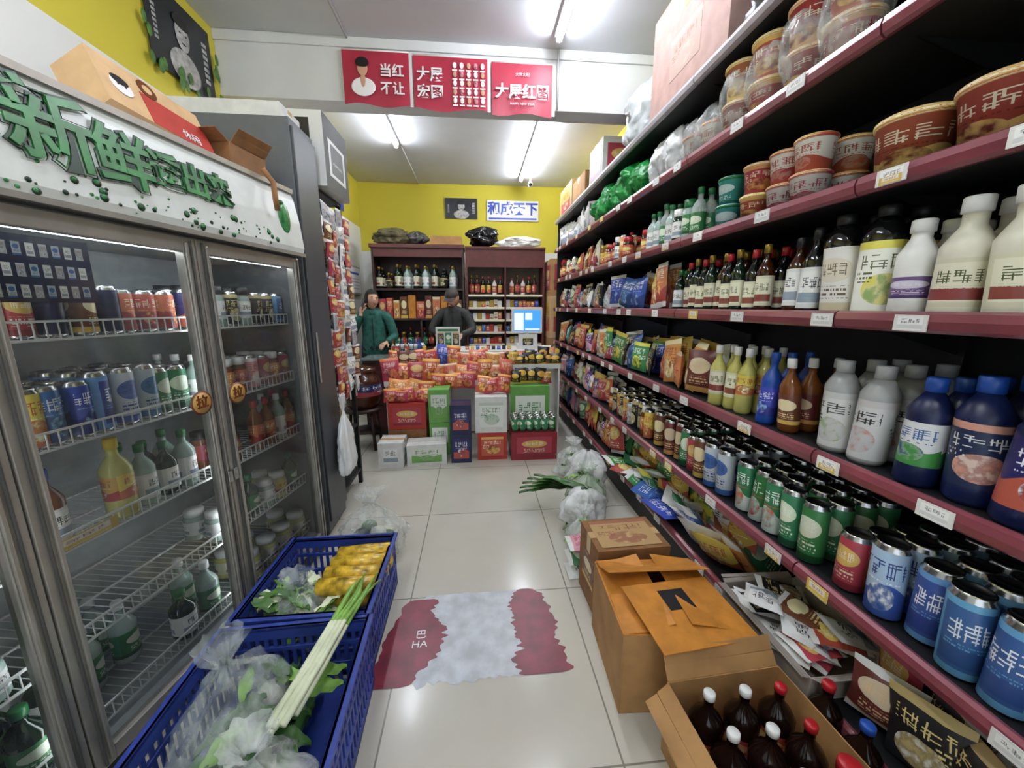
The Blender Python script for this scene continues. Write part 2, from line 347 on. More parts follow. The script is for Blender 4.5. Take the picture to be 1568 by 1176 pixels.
for k in range(4): b.box(-.22,.22,-.025,-.023,.08+k*.045,.09+k*.045,LG)
b.build(e)
b=MB('security_camera'); b.tube([(.82,5.9,CE),(.82,5.9,CE-.12)],.012,WHITE,8); b.tube([(.82,5.96,CE-.14),(.8,5.8,CE-.17)],[.03,.035],WHITE,12); b.tube([(.8,5.8,CE-.17),(.799,5.79,CE-.172)],.025,BLACK,12); b.build()

# ---------------------------------------------------------------- glass door fridge
FR=empty('glass_door_refrigerator',(-.935,2.19,0),math.radians(-10)); L=1.85; Dp=.48
INT=M('fridge_interior','#a8aeb0',.4,var=.08)
b=MB('cabinet')
b.box(-Dp,0,-.03,0,0,1.70,GREY); b.box(-Dp,0,-L,-L+.03,0,1.70,GREY); b.box(-Dp,-Dp+.03,-L+.03,-.03,0,1.70,INT)
b.box(-Dp+.03,0,-L+.03,-.03,.02,.14,INT); b.box(-.03,.012,-L,0,.03,.10,BLACK); b.box(-Dp+.03,0,-L+.03,-.03,1.66,1.70,INT); b.box(-Dp,0,-L,0,1.70,2.0,WHITE)
b.build(FR,bevel=.003)
FFILL=M('fridge_fill_glow','#f2f8ff',.4,var=0,emit=12)  # glowing strips added inside to brighten the fridge contents
b=MB('interior_fill_strips'); b.box(-.05,-.035,-L+.06,-.06,1.645,1.655,FFILL)
for yy in (-.62,-1.225): b.box(-.034,-.026,yy-.004,yy+.004,.2,1.6,FFILL)
b.build(FR)
b=MB('door_frames'); HS=M('handle_shadow_gap','#4a4a48',.5)
for k in range(3):
    y1=-.02-k*.605; y0=y1-.6; f=.05
    b.box(0,.035,y0,y0+f,.11,1.69,SILVER); b.box(0,.035,y1-f,y1,.11,1.69,SILVER)
    b.box(0,.035,y0+f,y1-f,.11,.11+f,SILVER); b.box(0,.035,y0+f,y1-f,1.69-f,1.69,SILVER)
    b.box(-.024,-.002,y0-.01,y0+.03,.12,1.68,SILVER)
    b.box(.036,.042,y0+.018,y0+.026,.12,1.68,HS); b.box(.036,.042,y1-.026,y1-.018,.12,1.68,HS)
    b.box(.035,.043,y0+.034,y0+.046,.13,1.67,SILVER); b.box(.035,.043,y1-.046,y1-.034,.13,1.67,SILVER)
    yh=y0+.012 if k%2==0 else y1-.012
    b.box(.035,.05,yh-.01,yh+.01,.75,.80,CHROME)
b.build(FR,bevel=.006)
gm,nt,bs=newmat('door_glass'); tr=nt.nodes.new('ShaderNodeBsdfTransparent'); tr.inputs[0].default_value=(.9,.93,.92,1)
gl=nt.nodes.new('ShaderNodeBsdfGlossy'); gl.inputs['Roughness'].default_value=.03; fz=nt.nodes.new('ShaderNodeFresnel'); fz.inputs[0].default_value=1.5
mx=nt.nodes.new('ShaderNodeMixShader'); nt.links.new(fz.outputs[0],mx.inputs[0]); nt.links.new(tr.outputs[0],mx.inputs[1]); nt.links.new(gl.outputs[0],mx.inputs[2])
df=nt.nodes.new('ShaderNodeBsdfDiffuse'); df.inputs[0].default_value=(.6,.64,.63,1); mx2=nt.nodes.new('ShaderNodeMixShader')
nz=nt.nodes.new('ShaderNodeTexNoise'); nz.inputs['Scale'].default_value=3; mr=nt.nodes.new('ShaderNodeMapRange'); mr.inputs[1].default_value=.35; mr.inputs[2].default_value=.75; mr.inputs[3].default_value=.01; mr.inputs[4].default_value=.09
tcg=nt.nodes.new('ShaderNodeTexCoord'); nt.links.new(tcg.outputs['Object'],nz.inputs['Vector'])
nt.links.new(nz.outputs[0],mr.inputs[0]); nt.links.new(mr.outputs[0],mx2.inputs[0])
nt.links.new(mx.outputs[0],mx2.inputs[1]); nt.links.new(df.outputs[0],mx2.inputs[2]); nt.links.new(mx2.outputs[0],nt.nodes['Material Output'].inputs[0])
b=MB('door_glass')
for k in range(3):
    y1=-.02-k*.605; y0=y1-.6; b.add([(.018,y0+.05,.16),(.018,y1-.05,.16),(.018,y1-.05,1.64),(.018,y0+.05,1.64)],[(0,1,2,3)],gm)
b.build(FR)
b=MB('pull_stickers'); GOLD=M('sticker_gold','#c0944c',.4); BRN=M('sticker_brown','#6a3418',.4)
for yy in (-.54,-.71,-1.305):
    T=TM(.0435,yy,1.10,0,H90,0); b.lathe(0,0,0,[(.045,0,BRN),(.045,.002,BRN)],24,T); b.lathe(0,0,.002,[(.038,0,GOLD),(.038,.0012,GOLD)],24,T)
b.build(FR)
for yy in (-.54,-.71): text('拉',.05,BRN,(.0475,yy,1.10),ROT_RIGHT,FR,off=.0015)
# header sign
SIGN=M('sign_face','#dfe3df',.3,var=.03); GRN=M('sign_green','#2f7a3c',.35,var=.25,scale=12); DGR=M('sign_dark_green','#12301c',.4,var=0); LGR=M('bubble_green','#3f8a50',.2,var=.3,scale=40)
b=MB('header_sign'); pr=[(0,1.70),(.05,1.705),(.062,1.74),(.05,1.86),(.03,1.97),(.01,2.02),(-.03,2.03)]
vs=[];fs=[];mm=[]
for (x,z) in pr: vs+= [(x,-L,z),(x,0,z)]
for i in range(len(pr)-1): fs.append((2*i,2*i+1,2*i+3,2*i+2)); mm.append(SIGN if 1<=i<=4 else SILVER)
fs+= [tuple(2*i for i in range(len(pr)-1,-1,-1)),tuple(2*i+1 for i in range(len(pr)))]; mm+=[GREY,GREY]
b.add(vs,fs,mm); b.box(.05,.066,-L,0,1.700,1.716,SILVER); b.box(.01,.03,-L,0,2.005,2.025,SILVER); b.build(FR)
def facex(z): 
    for (x0,z0),(x1,z1) in zip(pr,pr[1:]):
        if z0<=z<=z1: return x0+(x1-x0)*(z-z0)/(z1-z0)
    return 0
b=MB('sign_bubbles')
for i in range(120):
    yy=-U(.2,1.8); z=U(1.725,1.80); r=random.choice([.002,.003,.003,.004,.005,.007,.010,.012])
    b.ell((facex(z)+.001,yy,z),.003,r,r,DGR if r>.006 else [LGR,DGR][i%2],nu=10,nv=6)
    if r>=.01: b.ell((facex(z)+.0025,yy-.002,z+.002),.003,r*.6,r*.6,LGR,nu=10,nv=6)
b.ell((facex(1.86)+.002,-.12,1.86),.01,.04,.07,LGR); b.ell((facex(1.93)+.004,-.12,1.935),.008,.018,.012,GRN)
b.build(FR)
rt=(H90-.13,0,H90)
for ch,yy,zz,sz in [('美',-1.42,1.885,.19),('味',-1.22,1.885,.19),('新',-1.01,1.88,.20),('鲜',-.84,1.865,.17),('透',-.71,1.88,.115),('出',-.60,1.88,.11),('来',-.495,1.88,.11)]:
    text(ch,sz,DGR,(facex(zz)+.004,yy,zz),rt,FR,off=.009,ext=.002); text(ch,sz,GRN,(facex(zz)+.007,yy,zz),rt,FR,off=.003,ext=.003)
b=MB('wire_shelves'); WR=M('wire_white','#e0e2e0',.35,var=0)
SZ=[1.36,1.06,.76,.46,.17]
for z in SZ:
    for x,zz in ((-.05,z),(-.05,z+.05),(-.24,z),(-.43,z)):
        b.box(x-.003,x+.003,-L+.035,-.035,zz-.003,zz+.003,WR)
    n=int((L-.07)/.028)
    for i in range(n+1):
        y=-.035-i*.028; b.box(-.44,-.05,y-.0012,y+.0012,z-.0012,z+.0012,WR); b.box(-.0514,-.0486,y-.0014,y+.0014,z,z+.05,WR)
b.build(FR)

# -------- product profiles
def bottle(h,r,g,l,c,l0=.12,l1=.52,sh=.62,nr=.36,ck=.87):
    return [(r*.85,0,g),(r,.012,g),(r,h*l0,l),(r,h*l1,g),(r,h*sh,g),(r*.75,h*(sh+.08),g),(r*nr,h*(sh+.17),g),(r*nr,h*ck,c),(r*nr*1.2,h*ck+.001,c),(r*nr*1.2,h-.003,c),(r*nr*1.05,h,c)]
def can(h,r,bd,bd2=None):
    return [(r*.8,0,CHROME),(r,.01,bd),(r,h*.92,CHROME),(r*.86,h*.965,CHROME),(r*.88,h,CHROME),(r*.8,h,CHROME),(r*.78,h-.004,CHROME)]
def cup(h,r,bd,lid,rim=None):
    rim=rim or lid
    return [(r*.78,0,bd),(r*.97,h*.86,rim),(r*1.04,h*.88,rim),(r*1.04,h*.95,lid),(r*1.0,h*.97,lid),(r*.9,h,lid)]
def jar(h,r,g,l,c): return [(r*.9,0,g),(r,.008,g),(r,h*.2,l),(r,h*.65,g),(r*.95,h*.75,g),(r*.8,h*.8,c),(r*.85,h*.81,c),(r*.85,h,c)]
COLA=M('cola','#1a0d0a',.1); GLG=M('green_glass','#0f2416',.08); GLD=M('dark_glass','#0d0e0e',.08); AMB=M('amber_glass','#3a1c0c',.08); CLR=clear('clear_bottle','#cdd8d4',.45,.08); WATER=M('pale_liquid','#9cb0a8',.12)
TEA=M('tea_liquid','#74421e',.12); YEL=M('yellow_liquid','#c4be6c',.15); RED=M('red_plastic','#b01f26',.35); YC=M('yellow_plastic','#d4b030',.35); BLUC=M('blue_plastic','#1f4ca4',.35); GRC=M('green_plastic','#1d6e3a',.35); ORC=M('orange_plastic','#d87430',.35); NAVY=M('navy_pack','#141e48',.35,var=.15); GOLDC=M('gold_cap','#9c8034',.3,.6)
LCR=P('label_cream','#dcd8b8',['#4a5a2a','#8a3a2c','#ece8cc'],3); LWH=P('label_white','#ecece8',['#2a2c36','#98a8b8','#f8f8f4'],3); LFL=P('label_flower','#eceae0',['#5a5c3c','#e0c848','#9cae60'],2)
LPU=P('label_purple','#6c4a84',['#f0e8f4','#4a2a64','#d8d0e0'],0); LRD=P('label_red','#b42428',['#f4e8c8','#8a1418','#e0bc50'],0); LRD2=P('label_red_picture','#bc2c28',['#fff4e0','#d8a048','#7a2414'],2); LBL=P('label_blue','#1e54b4',['#f4f8ff','#123a84','#88b8dc'],1)
LYL=P('label_yellow','#dcb634',['#b02818','#c04020','#f4f0d0'],1); LGN=P('label_green','#2a8048',['#f0f8e8','#12502a','#e0ecd0'],0); LOR=P('label_orange','#d47030',['#fff0c8','#a82418','#f4c060'],1); LOR2=P('label_orange_picture','#d88838',['#b01c18','#f4e0b0','#9a4418'],2); LTL=P('label_teal','#2c988c',['#e8fffa','#186058','#d8f0ec'],0)
LNV=P('label_navy','#18245c',['#eef0f8','#b02c34','#e0e4ec'],1); LSB=P('label_skyblue','#5aa0d4',['#f4f8ff','#1c448c','#24549c'],3); LSB2=P('label_blue_silver','#c4d0dc',['#1c448c','#2c64b0','#2c64b0'],0); LSB3=P('label_wave_blue','#a8c8e4',['#183c80','#2458a8','#f0f4f8'],1); LBK=P('label_black','#1c1c20',['#e8d080','#c8b070','#e4e0d8'],2); LBR=P('label_brown','#6c2e1c',['#f0d090','#d8a848','#ead8b0'],0); LPK=P('label_pink','#e098a8',['#b03858','#f4e8ec','#f4e8ec'],2)
LGN2=P('label_green_leaf','#3c9444',['#fffff0','#e8d838','#1c5c28'],2); LGN3=P('label_green_silver','#1c7a40',['#f0f4f0','#c8d4cc','#c82c2c'],1); LPUR=P('label_violet','#5a2c84',['#ffffff','#d8a0c8','#f0c850'],1); LSV=P('bag_silver','#b8bcc0',['#a02428','#d8dce0','#7a8088'],2)
NOOD=P('noodle_tub','#b43028',['#fff0c8','#e0a850','#8a1c10'],2); NOOD2=P('noodle_tub_brown','#a4441c',['#fff4d0','#f0c868','#7a2c10'],1); NOODL=P('noodle_lid','#dcc058',['#b03020','#c84828','#f4e8c0'],0); NOODW=P('noodle_cup_white','#ece6dc',['#b42c30','#b42c30','#c83838'],1)
GIL=P('label_peach_dark','#1a2252',['#f4f4f4','#e0a888','#f0d8c8'],2); CCN=P('label_greywhite','#d4d4d2',['#202024','#c8c8c6','#98b078'],2,ng=2); CCN2=P('label_greywhite_pink','#d0d0d0',['#202024','#c8c4c6','#c87870'],2,ng=2); SODA=P('label_bluewhite','#f0f2f4',['#2458ac','#3c9a50','#1c3c8c'],1); LFL2=P('label_script','#f0eee6',['#6a5a3c','#d8d0a8','#e8e0c8'],0)
ALLP=[LCR,LWH,LRD,LRD2,LBL,LYL,LGN,LGN2,LOR,LOR2,LTL,LNV,LBR,LPK,LBK,NOOD,LPUR,LSV,LSV,LWH]
# fridge drinks
b=MB('chilled_drinks')
def frow(z,y0,y1,opts,r,rows=3,skip=0):
    y=y0
    while y>y1:
        p=random.choice(opts)
        for k in range(rows):
            if R()<skip: continue
            b.lathe(-.095-k*2.15*r,y+U(-.003,.003),z+.003,p,14)
        y-=2.12*r
frow(1.36,-.06,-.6,[can(.15,.034,LNV),can(.15,.034,LSB),jar(.17,.034,WATER,LWH,BLACK),can(.15,.034,LBK)],.035)
frow(1.36,-.66,-.85,[can(.16,.034,LGN),can(.14,.034,LOR)],.035)
frow(1.36,-.85,-1.8,[can(.15,.034,LNV),can(.15,.034,LRD),can(.15,.034,NAVY),can(.15,.034,LBR)],.035)
frow(1.06,-.06,-.6,[can(.15,.034,LRD),bottle(.2,.034,WATER,LWH,WHITE),can(.16,.034,LPK),jar(.16,.034,TEA,LOR,WHITE)],.035,3,.15)
frow(1.06,-.66,-.78,[can(.17,.035,LGN)],.036); frow(1.06,-.78,-.98,[can(.19,.035,LSB),can(.19,.035,LSB2)],.036); frow(1.06,-.98,-1.1,[can(.17,.035,LBL)],.036); frow(1.06,-1.1,-1.22,[can(.17,.035,LYL)],.036); frow(1.06,-1.26,-1.8,[can(.17,.035,LPK),can(.17,.035,LRD)],.036)
frow(.76,-.06,-.6,[bottle(.24,.035,WATER,LWH,WHITE),bottle(.24,.035,TEA,LOR,RED),jar(.16,.035,TEA,LRD,BLACK)],.037,2,.2)
frow(.76,-.68,-.85,[bottle(.22,.035,WATER,LWH,GRC),bottle(.2,.035,GLG,LWH,GRC)],.038,2); frow(.76,-.92,-.98,[bottle(.27,.042,YEL,LYL,YC,.25,.55)],.042,1); frow(.76,-1.1,-1.8,[bottle(.24,.036,WATER,LPK,WHITE),bottle(.24,.036,TEA,LWH,BLUC)],.039,2,.2)
frow(.46,-.1,-.6,[jar(.13,.042,YEL,LYL,WHITE),jar(.13,.042,WATER,LWH,WHITE),bottle(.2,.036,GLG,LGN,GRC)],.046,2,.35); frow(.46,-1.3,-1.8,[jar(.12,.04,WATER,LWH,GRC)],.042,2)
frow(.17,-.1,-.55,[jar(.15,.047,YEL,LYL,YC),jar(.13,.05,YEL,LCR,WHITE)],.055,2,.2); frow(.17,-.68,-1.8,[bottle(.22,.042,GLG,LGN,GRC),bottle(.2,.042,GLG,LWH,GRC),jar(.14,.045,GLG,LBK,BLACK),bottle(.24,.04,WATER,LGN,WHITE)],.055,3,.4)
o=b.build(); o.location=FR.location; o.rotation_euler=FR.rotation_euler
b=MB('menu_card'); b.box(-.033,-.03,-1.18,-.92,1.46,1.63,NAVY)
for j in range(3):
    for i in range(9): b.box(-.0295,-.029,-1.17+i*.027,-1.153+i*.027,1.472+j*.053,1.505+j*.053,[LWH,LSV,LSB2][(i+j)%3])
b.build(FR)
b=MB('shelf_strip_tag'); b.box(-.046,-.044,-1.16,-.98,.765,.80,TAGY); b.build(FR)

# ---------------------------------------------------------------- cartons
def carton(name,x0,x1,y0,y1,z0,z1,body=CARD,rz=0,label=None,top=None,tape=True,tilt=(0,0),lab_area=(.12,.88,.15,.85)):
    cx,cy=(x0+x1)/2,(y0+y1)/2; w,d,h=x1-x0,y1-y0,z1-z0
    b=MB(name); T=TM(cx,cy,z0,tilt[0],tilt[1],rz)
    b.box(-w/2,w/2,-d/2,d/2,0,h,body,T)
    b.box(-w/2,w/2,-.0015,.0015,h,h+.0015,CARDD,T)
    if tape: b.box(-w/2,w/2,-.025,.025,h+.001,h+.002,TAPE,T); b.box(-w/2-.001,-w/2,-.025,.025,h*.75,h,TAPE,T); b.box(w/2,w/2+.001,-.025,.025,h*.75,h,TAPE,T)
    if top: b.box(-w*.42,w*.42,-d*.42,d*.42,h+.0022,h+.0032,top,T)
    if label:
        a0,a1,c0,c1=lab_area
        b.box(-w/2+w*a0,-w/2+w*a1,-d/2-.0015,-d/2,h*c0,h*c1,label,T); b.box(-w/2-.0015,-w/2,-d/2+d*a0,-d/2+d*a1,h*c0,h*c1,label,T); b.box(w/2,w/2+.0015,-d/2+d*a0,-d/2+d*a1,h*c0,h*c1,label,T)
    return b.build(bevel=.003)
PKC=M('carton_pinkbeige','#ac8a80',.7,var=.08); RDC=M('carton_red','#ac3428',.6); WHC=M('carton_white','#dcdcd8',.6); GNC=M('carton_green','#68a44c',.55); ORG=M('carton_orange','#c8822e',.6,var=.12,bump=.3,bscale=9)
def open_carton(name,cx,cy,z,w,d,h,body,rz=0,tilt=(0,0),flap=.1,label=None,ang=(50,70,40,80),fc=None):
    b=MB(name); T=TM(cx,cy,z,tilt[0],tilt[1],rz); t=.004
    b.box(-w/2,w/2,-d/2,d/2,0,t,body,T); b.box(-w/2,-w/2+t,-d/2,d/2,t,h,body,T); b.box(w/2-t,w/2,-d/2,d/2,t,h,body,T); b.box(-w/2+t,w/2-t,-d/2,-d/2+t,t,h,body,T); b.box(-w/2+t,w/2-t,d/2-t,d/2,t,h,body,T)
    for i,(px,py,rot,ln) in enumerate([(-w/2,0,0,d),(w/2,0,math.pi,d),(0,-d/2,H90,w),(0,d/2,-H90,w)]):
        F=T@TM(px,py,h,0,0,rot)@Euler((0,-math.radians(ang[i]),0)).to_matrix().to_4x4()
        # slightly bowed two-segment flap
        b.box(-t,0,-ln/2+.004,ln/2-.004,0,flap*.5,fc or body,F)
        F2=F@TM(0,0,flap*.5)@Euler((U(-.03,.03),math.radians(U(-10,10)),0)).to_matrix().to_4x4()
        b.box(-t,0,-ln/2+.006,ln/2-.006,0,flap*.5,fc or body,F2)
    if label: b.box(-w/2-.0015,-w/2,-d*.4,d*.4,h*.2,h*.8,label,T); b.box(-w*.4,w*.4,-d/2-.0015,-d/2,h*.2,h*.8,label,T); b.box(w/2,w/2+.0015,-d*.4,d*.4,h*.2,h*.8,label,T)
    return b.build(bevel=.0015)
BEIGE=M('carton_beige','#cdA87c',.65)
e=empty('printed_snack_carton',(-1.185,1.72,2.06)); e.rotation_euler=(math.radians(-6),math.radians(-26),math.radians(-8))
b=MB('box'); b.box(-.07,.07,-.20,.20,0,.19,BEIGE); b.box(.07,.0715,-.06,.20,0,.12,RDC); b.box(-.07,.07,-.0015,.0015,.19,.1915,CARDD); b.box(-.07,.07,.20,.2015,0,.12,RDC)
T=TM(.071,-.02,.15,0,H90,0); b.lathe(0,0,0,[(.034,0,BRN),(.034,.002,BRN)],20,T); b.lathe(0,0,.002,[(.017,0,BEIGE),(.017,.001,BEIGE)],16,T)
T=TM(.071,-.13,.09,0,H90,0); b.lathe(0,0,0,[(.035,0,WHT),(.035,.002,WHT)],20,T); b.ell((.073,-.13,.11),.003,.03,.018,HAIR); b.ell((.074,-.118,.09),.002,.004,.004,INKB,nu=6,nv=4); b.ell((.074,-.142,.09),.002,.004,.004,INKB,nu=6,nv=4)
b.build(e,bevel=.003); text('休闲',.04,WHT,(.074,.10,.03),ROT_RIGHT,e)
open_carton('open_carton',-1.14,2.08,2.035,.22,.22,.12,CARDD,math.radians(-10),flap=.07,ang=(30,40,60,30))
b=MB('cable_bundle'); b.tube([(-.93,1.96,2.05),(-.90,1.98,2.0),(-.885,1.95,1.93),(-.89,1.97,1.88)],.012,CARDD,8); b.build()
# tall grey cabinet + snack rack
b=MB('grey_cabinet'); b.box(XL+.01,-.95,2.33,2.63,.03,2.42,GREY); b.box(-.95,-.935,2.335,2.625,.1,2.38,M('grey_door','#44474c',.4,var=.03)); b.box(XL+.02,-.97,2.34,2.62,0,.03,BLACK); b.box(-.935,-.925,2.36,2.375,1.0,1.3,SILVER); b.build(bevel=.004)
b=MB('snack_rack'); 
for y in (2.67,3.12): b.box(-1.0,-.97,y-.015,y+.015,0,2.18,BLACK); b.box(-1.7,-1.67,y-.015,y+.015,0,2.18,BLACK)
for z in (.12,.5,.9,1.3,1.7,2.16): b.box(-1.7,-.97,2.66,3.13,z,z+.02,SHELFBLK)
b.box(-1.7,-1.69,2.66,3.13,0,2.18,SHELFBLK); b.build()
b=MB('hanging_snack_packets')
for si,(yy,xx) in enumerate([(2.72,-.945),(2.84,-.95),(2.97,-.95),(3.1,-.945)]):
    b.box(xx-.012,xx-.010,yy-.012,yy+.012,.75,2.1,WHITE)
    z=1.98-U(0,.05)
    while z>.72:
        b.pillow(TM(xx+.005,yy,z,U(-.1,.1),U(-.12,.12),U(-.25,.25)),.125,.135,.035,[LRD,LRD2,LWH,LRD][si] if R()<.7 else random.choice([LBR,LWH,LSV]),WHITE); z-=.115
b.build()
b=MB('boxed_snack_packs'); 
for z in (.52,.92,1.32,1.72,.14):
    y=2.74
    while y<3.1: b.pillow(TM(-1.08,y,z+.004,0,-.1,0),.15,.26,.06,random.choice(ALLP),WHITE); y+=.15
b.build()
PRT=P('white_black_print','#e8e8e6',['#1e1e22','#18181b','#18181b'],3)
b=MB('appliance_carton'); T=TM(-1.2,2.9,2.185); b.box(-.36,.30,-.22,.22,0,.42,[WHC,WHC,PRT,M('carton_black','#18181b',.5),WHC,WHC],T); b.box(-.36,.3,-.03,.03,.42,.422,TAPE,T); b.box(.3,.302,-.15,.15,.08,.3,PRT,T); b.build(bevel=.003)
carton('flat_white_carton',-1.7,-1.0,2.36,2.6,2.425,2.50,WHC)
PLW=clear('white_plastic_film','#f2f4f4',.74,.25)
b=MB('white_plastic_bag'); b.blob(-.885,2.56,.32,.035,.12,.56,M('white_bag_film','#eef0f0',.4,var=.03),3,.3,True); b.build()

# ---------------------------------------------------------------- crates and contents
CRB=M('crate_blue','#2a3f92',.45,var=.15,scale=10)
def crate(cx,cy,w,d,h,rz=0):
    b=MB('plastic_crate'); T=TM(cx,cy,0,0,0,rz); t=.012
    b.box(-w/2,w/2,-d/2,d/2,.005,.017,CRB,T)
    for (a0,a1,c0,c1,ax) in [(-w/2,-w/2+t,-d/2,d/2,'y'),(w/2-t,w/2,-d/2,d/2,'y'),(-w/2,w/2,-d/2,-d/2+t,'x'),(-w/2,w/2,d/2-t,d/2,'x')]:
        for z0,z1 in ((0,.035),(h*.36,h*.42),(h*.66,h*.72),(h-.05,h)): b.box(a0,a1,c0,c1,z0,z1,CRB,T)
        ln=d if ax=='y' else w; n=int(ln/.03)
        for i in range(n+1):
            p=-ln/2+i*ln/n; q0=max(-ln/2,p-.007); q1=min(ln/2,p+.007)
            if ax=='y': b.box(a0+.002,a1-.002,q0,q1,.03,h-.04,CRB,T)
            else: b.box(q0,q1,c0+.002,c1-.002,.03,h-.04,CRB,T)
    o=.014
    for a in [(-w/2-o,-w/2+t,-d/2-o,d/2+o),(w/2-t,w/2+o,-d/2-o,d/2+o),(-w/2,w/2,-d/2-o,-d/2+t),(-w/2,w/2,d/2-t,d/2+o)]: b.box(*a,h-.014,h,CRB,T)
    return b.build(bevel=.002)
crate(-.69,1.60,.50,.52,.29); crate(-.67,.98,.52,.62,.30,math.radians(2))
YP=M('corn_pack','#dcb438',.25,var=.35,scale=25)
b=MB('yellow_noodle_rolls')
for i in range(4):
    for j in range(2): 
        T=TM(-.58+.005*i,1.53+i*.078,.20+.055*j,0,H90,U(-.1,.1)); b.lathe(0,0,-.13,[(.02,0,YP),(.038,.01,YP),(.04,.13,YP),(.038,.25,YP),(.02,.26,YP)],14,T)
b.build()
PLC=clear('clear_plastic_film','#e6eeea',.24,.15); VEG=M('leek_green','#88b852',.45,var=.2,scale=20); VEGL=M('leek_pale','#e4eac8',.4,var=.08); VEGD=M('cucumber_green','#3e6a2c',.4,var=.3,scale=30)
def leaf(b,x,y,z,az,ln,w,lift,m=LEAF,curl=.3):
    vs=[];fs=[];n=8
    for i in range(n+1):
        t=i/n; d=Vector((math.cos(az),math.sin(az),0)); c=Vector((x,y,z))+d*ln*t+Vector((0,0,lift*t-curl*ln*t*t)); ww=w*math.sin(math.pi*(.1+.85*t)); nn=Vector((-d.y,d.x,0))
        vs+=[c-nn*ww+Vector((0,0,.008*math.sin(t*15))),c+Vector((0,0,-.01)),c+nn*ww+Vector((0,0,.008*math.cos(t*13)))]
    for i in range(n): k=3*i; fs+=[(k,k+1,k+4,k+3),(k+1,k+2,k+5,k+4)]
    b.add(vs,fs,m,True)
b=MB('leafy_vegetables')
for i in range(75): leaf(b,U(-.86,-.66),U(1.40,1.56),U(.15,.26),U(0,6.28),U(.08,.16),U(.012,.03),U(.02,.08),random.choice([LEAF,VEG,VEGD,VEGL]))
b.build()
b=MB('leafy_vegetables')
for i in range(46): leaf(b,U(-.82,-.58),U(.80,1.18),U(.10,.22),U(0,6.28),U(.08,.15),U(.02,.035),U(.02,.05),random.choice([VEG,VEGD,LEAF,VEGD]))
b.build()
b=MB('leeks')
for i in range(8):
    x0=-.52+.018*(i%4)+U(-.01,.01); z0=.27+.02*(i//4)
    b.tube([(x0-.09+U(-.01,.01),.96+U(-.03,.03),z0-.01),(x0-.05,1.10,z0+.02),(x0-.02,1.25,z0+.04),(x0+.01,1.38,z0+.05+U(-.02,.02)),(x0+.04+U(-.05,.05),1.48+U(-.03,.03),z0+.04)],[.014,.013,.012,.012,.003],[VEGL,VEGL,VEG,VEG],8,flat=.8)
b.build()
WPF=clear('white_film','#f2f5f3',.42,.2)
b=MB('vegetable_plastic_bag'); b.blob(-.76,1.49,.06,.14,.13,.30,PLC,5,.22); b.build()
b=MB('vegetable_plastic_bag'); b.blob(-.78,1.06,.04,.13,.16,.42,PLC,8,.22); b.build()
b=MB('vegetable_plastic_bag'); b.blob(-.60,.84,.04,.13,.13,.34,WPF,12,.22); b.build()
b=MB('cucumbers')
for i in range(5): b.tube([(-.82+.05*i,.82,.1),(-.80+.05*i,.95,.13),(-.79+.05*i,1.1,.12)],[.015,.024,.014],VEGD,10)
RAD=M('radish','#dcdccc',.4,var=.1)
b.ell((-.62,.90,.14),.07,.06,.055,VEGL); b.ell((-.72,1.16,.14),.05,.05,.045,RAD); b.build()
b=MB('shopping_bag'); b.blob(-.62,2.1,.0,.18,.14,.42,PLC,21,.24); b.build()
b=MB('dark_produce'); 
for i in range(12): b.ell((-.62+U(-.1,.1),2.1+U(-.07,.07),.05+.045*(i%4)),.045,.045,.035,[INKB,VEGD,RAD][i%3])
b.build()

# ---------------------------------------------------------------- floor sticker
DEC=M('sticker_white','#c8ccd2',.35,var=.12,scale=14); DER=M('sticker_red','#7e2838',.35,var=.2,scale=12)
e=empty('worn_floor_sticker',(0,0,.0))
def strip(x0f,x1f,y0,y1,mat,z,nm,n=70):
    b=MB(nm); vs=[];fs=[]
    for i in range(n+1):
        y=y0+(y1-y0)*i/n; vs+=[(x0f(y),y,z),(x1f(y),y,z)]
    for i in range(n): k=2*i; fs.append((k,k+1,k+3,k+2))
    b.add(vs,fs,mat); b.build(e)
nz=lambda a,s: noise.noise(Vector((a*s,1.3*s,.7)))*.03+noise.noise(Vector((a*s*4,4,.2)))*.025
def rnd(y,y0,y1,r): 
    t=min((y-y0),(y1-y))/r; return 0 if t>=1 else r*.6*(1-math.sqrt(max(0,1-(1-t)**2)))
strip(lambda y:-.27+nz(y,9)*1.4,lambda y:.21+nz(y,8)*1.3,1.30,1.745,DEC,.0012,'white_part')
strip(lambda y:-.46+nz(y,5)+(y-1.28)*.2+rnd(y,1.265,1.72,.06),lambda y:-.19-.06*max(0,(1.42-y))/.15+nz(y,14)*1.3-.02*math.sin(y*20)-rnd(y,1.265,1.72,.08),1.265,1.72,DER,.0018,'red_part_1')
strip(lambda y:.15+nz(y,15)*1.5+rnd(y,1.27,1.75,.06),lambda y:.37+nz(y,10)*1.4-(y-1.28)*.12-rnd(y,1.27,1.75,.08),1.27,1.75,DER,.0018,'red_part_2')
b=MB('white_edge'); n=70; top=[];bot=[]
for i in range(n+1):
    x=-.27+.47*i/n; bot.append((x,1.275-.05*abs(noise.noise(Vector((x*14,2,1))))+ .02*noise.noise(Vector((x*50,1,1))),.0011)); top.append((x,1.33,.0011))
b.add(bot+top,[(i,i+1,n+2+i,n+1+i) for i in range(n)],DEC)
bot=[];top=[]
for i in range(n+1):
    x=-.26+.46*i/n; top.append((x,1.745+.02*noise.noise(Vector((x*20,2,1))),.0011)); bot.append((x,1.72,.0011))
b.add(bot+top,[(i,i+1,n+2+i,n+1+i) for i in range(n)],DEC); b.build(e)
text('巴\nHA',.05,WHT,(-.27,1.48,.0022),(0,0,0),e,ext=.0001)

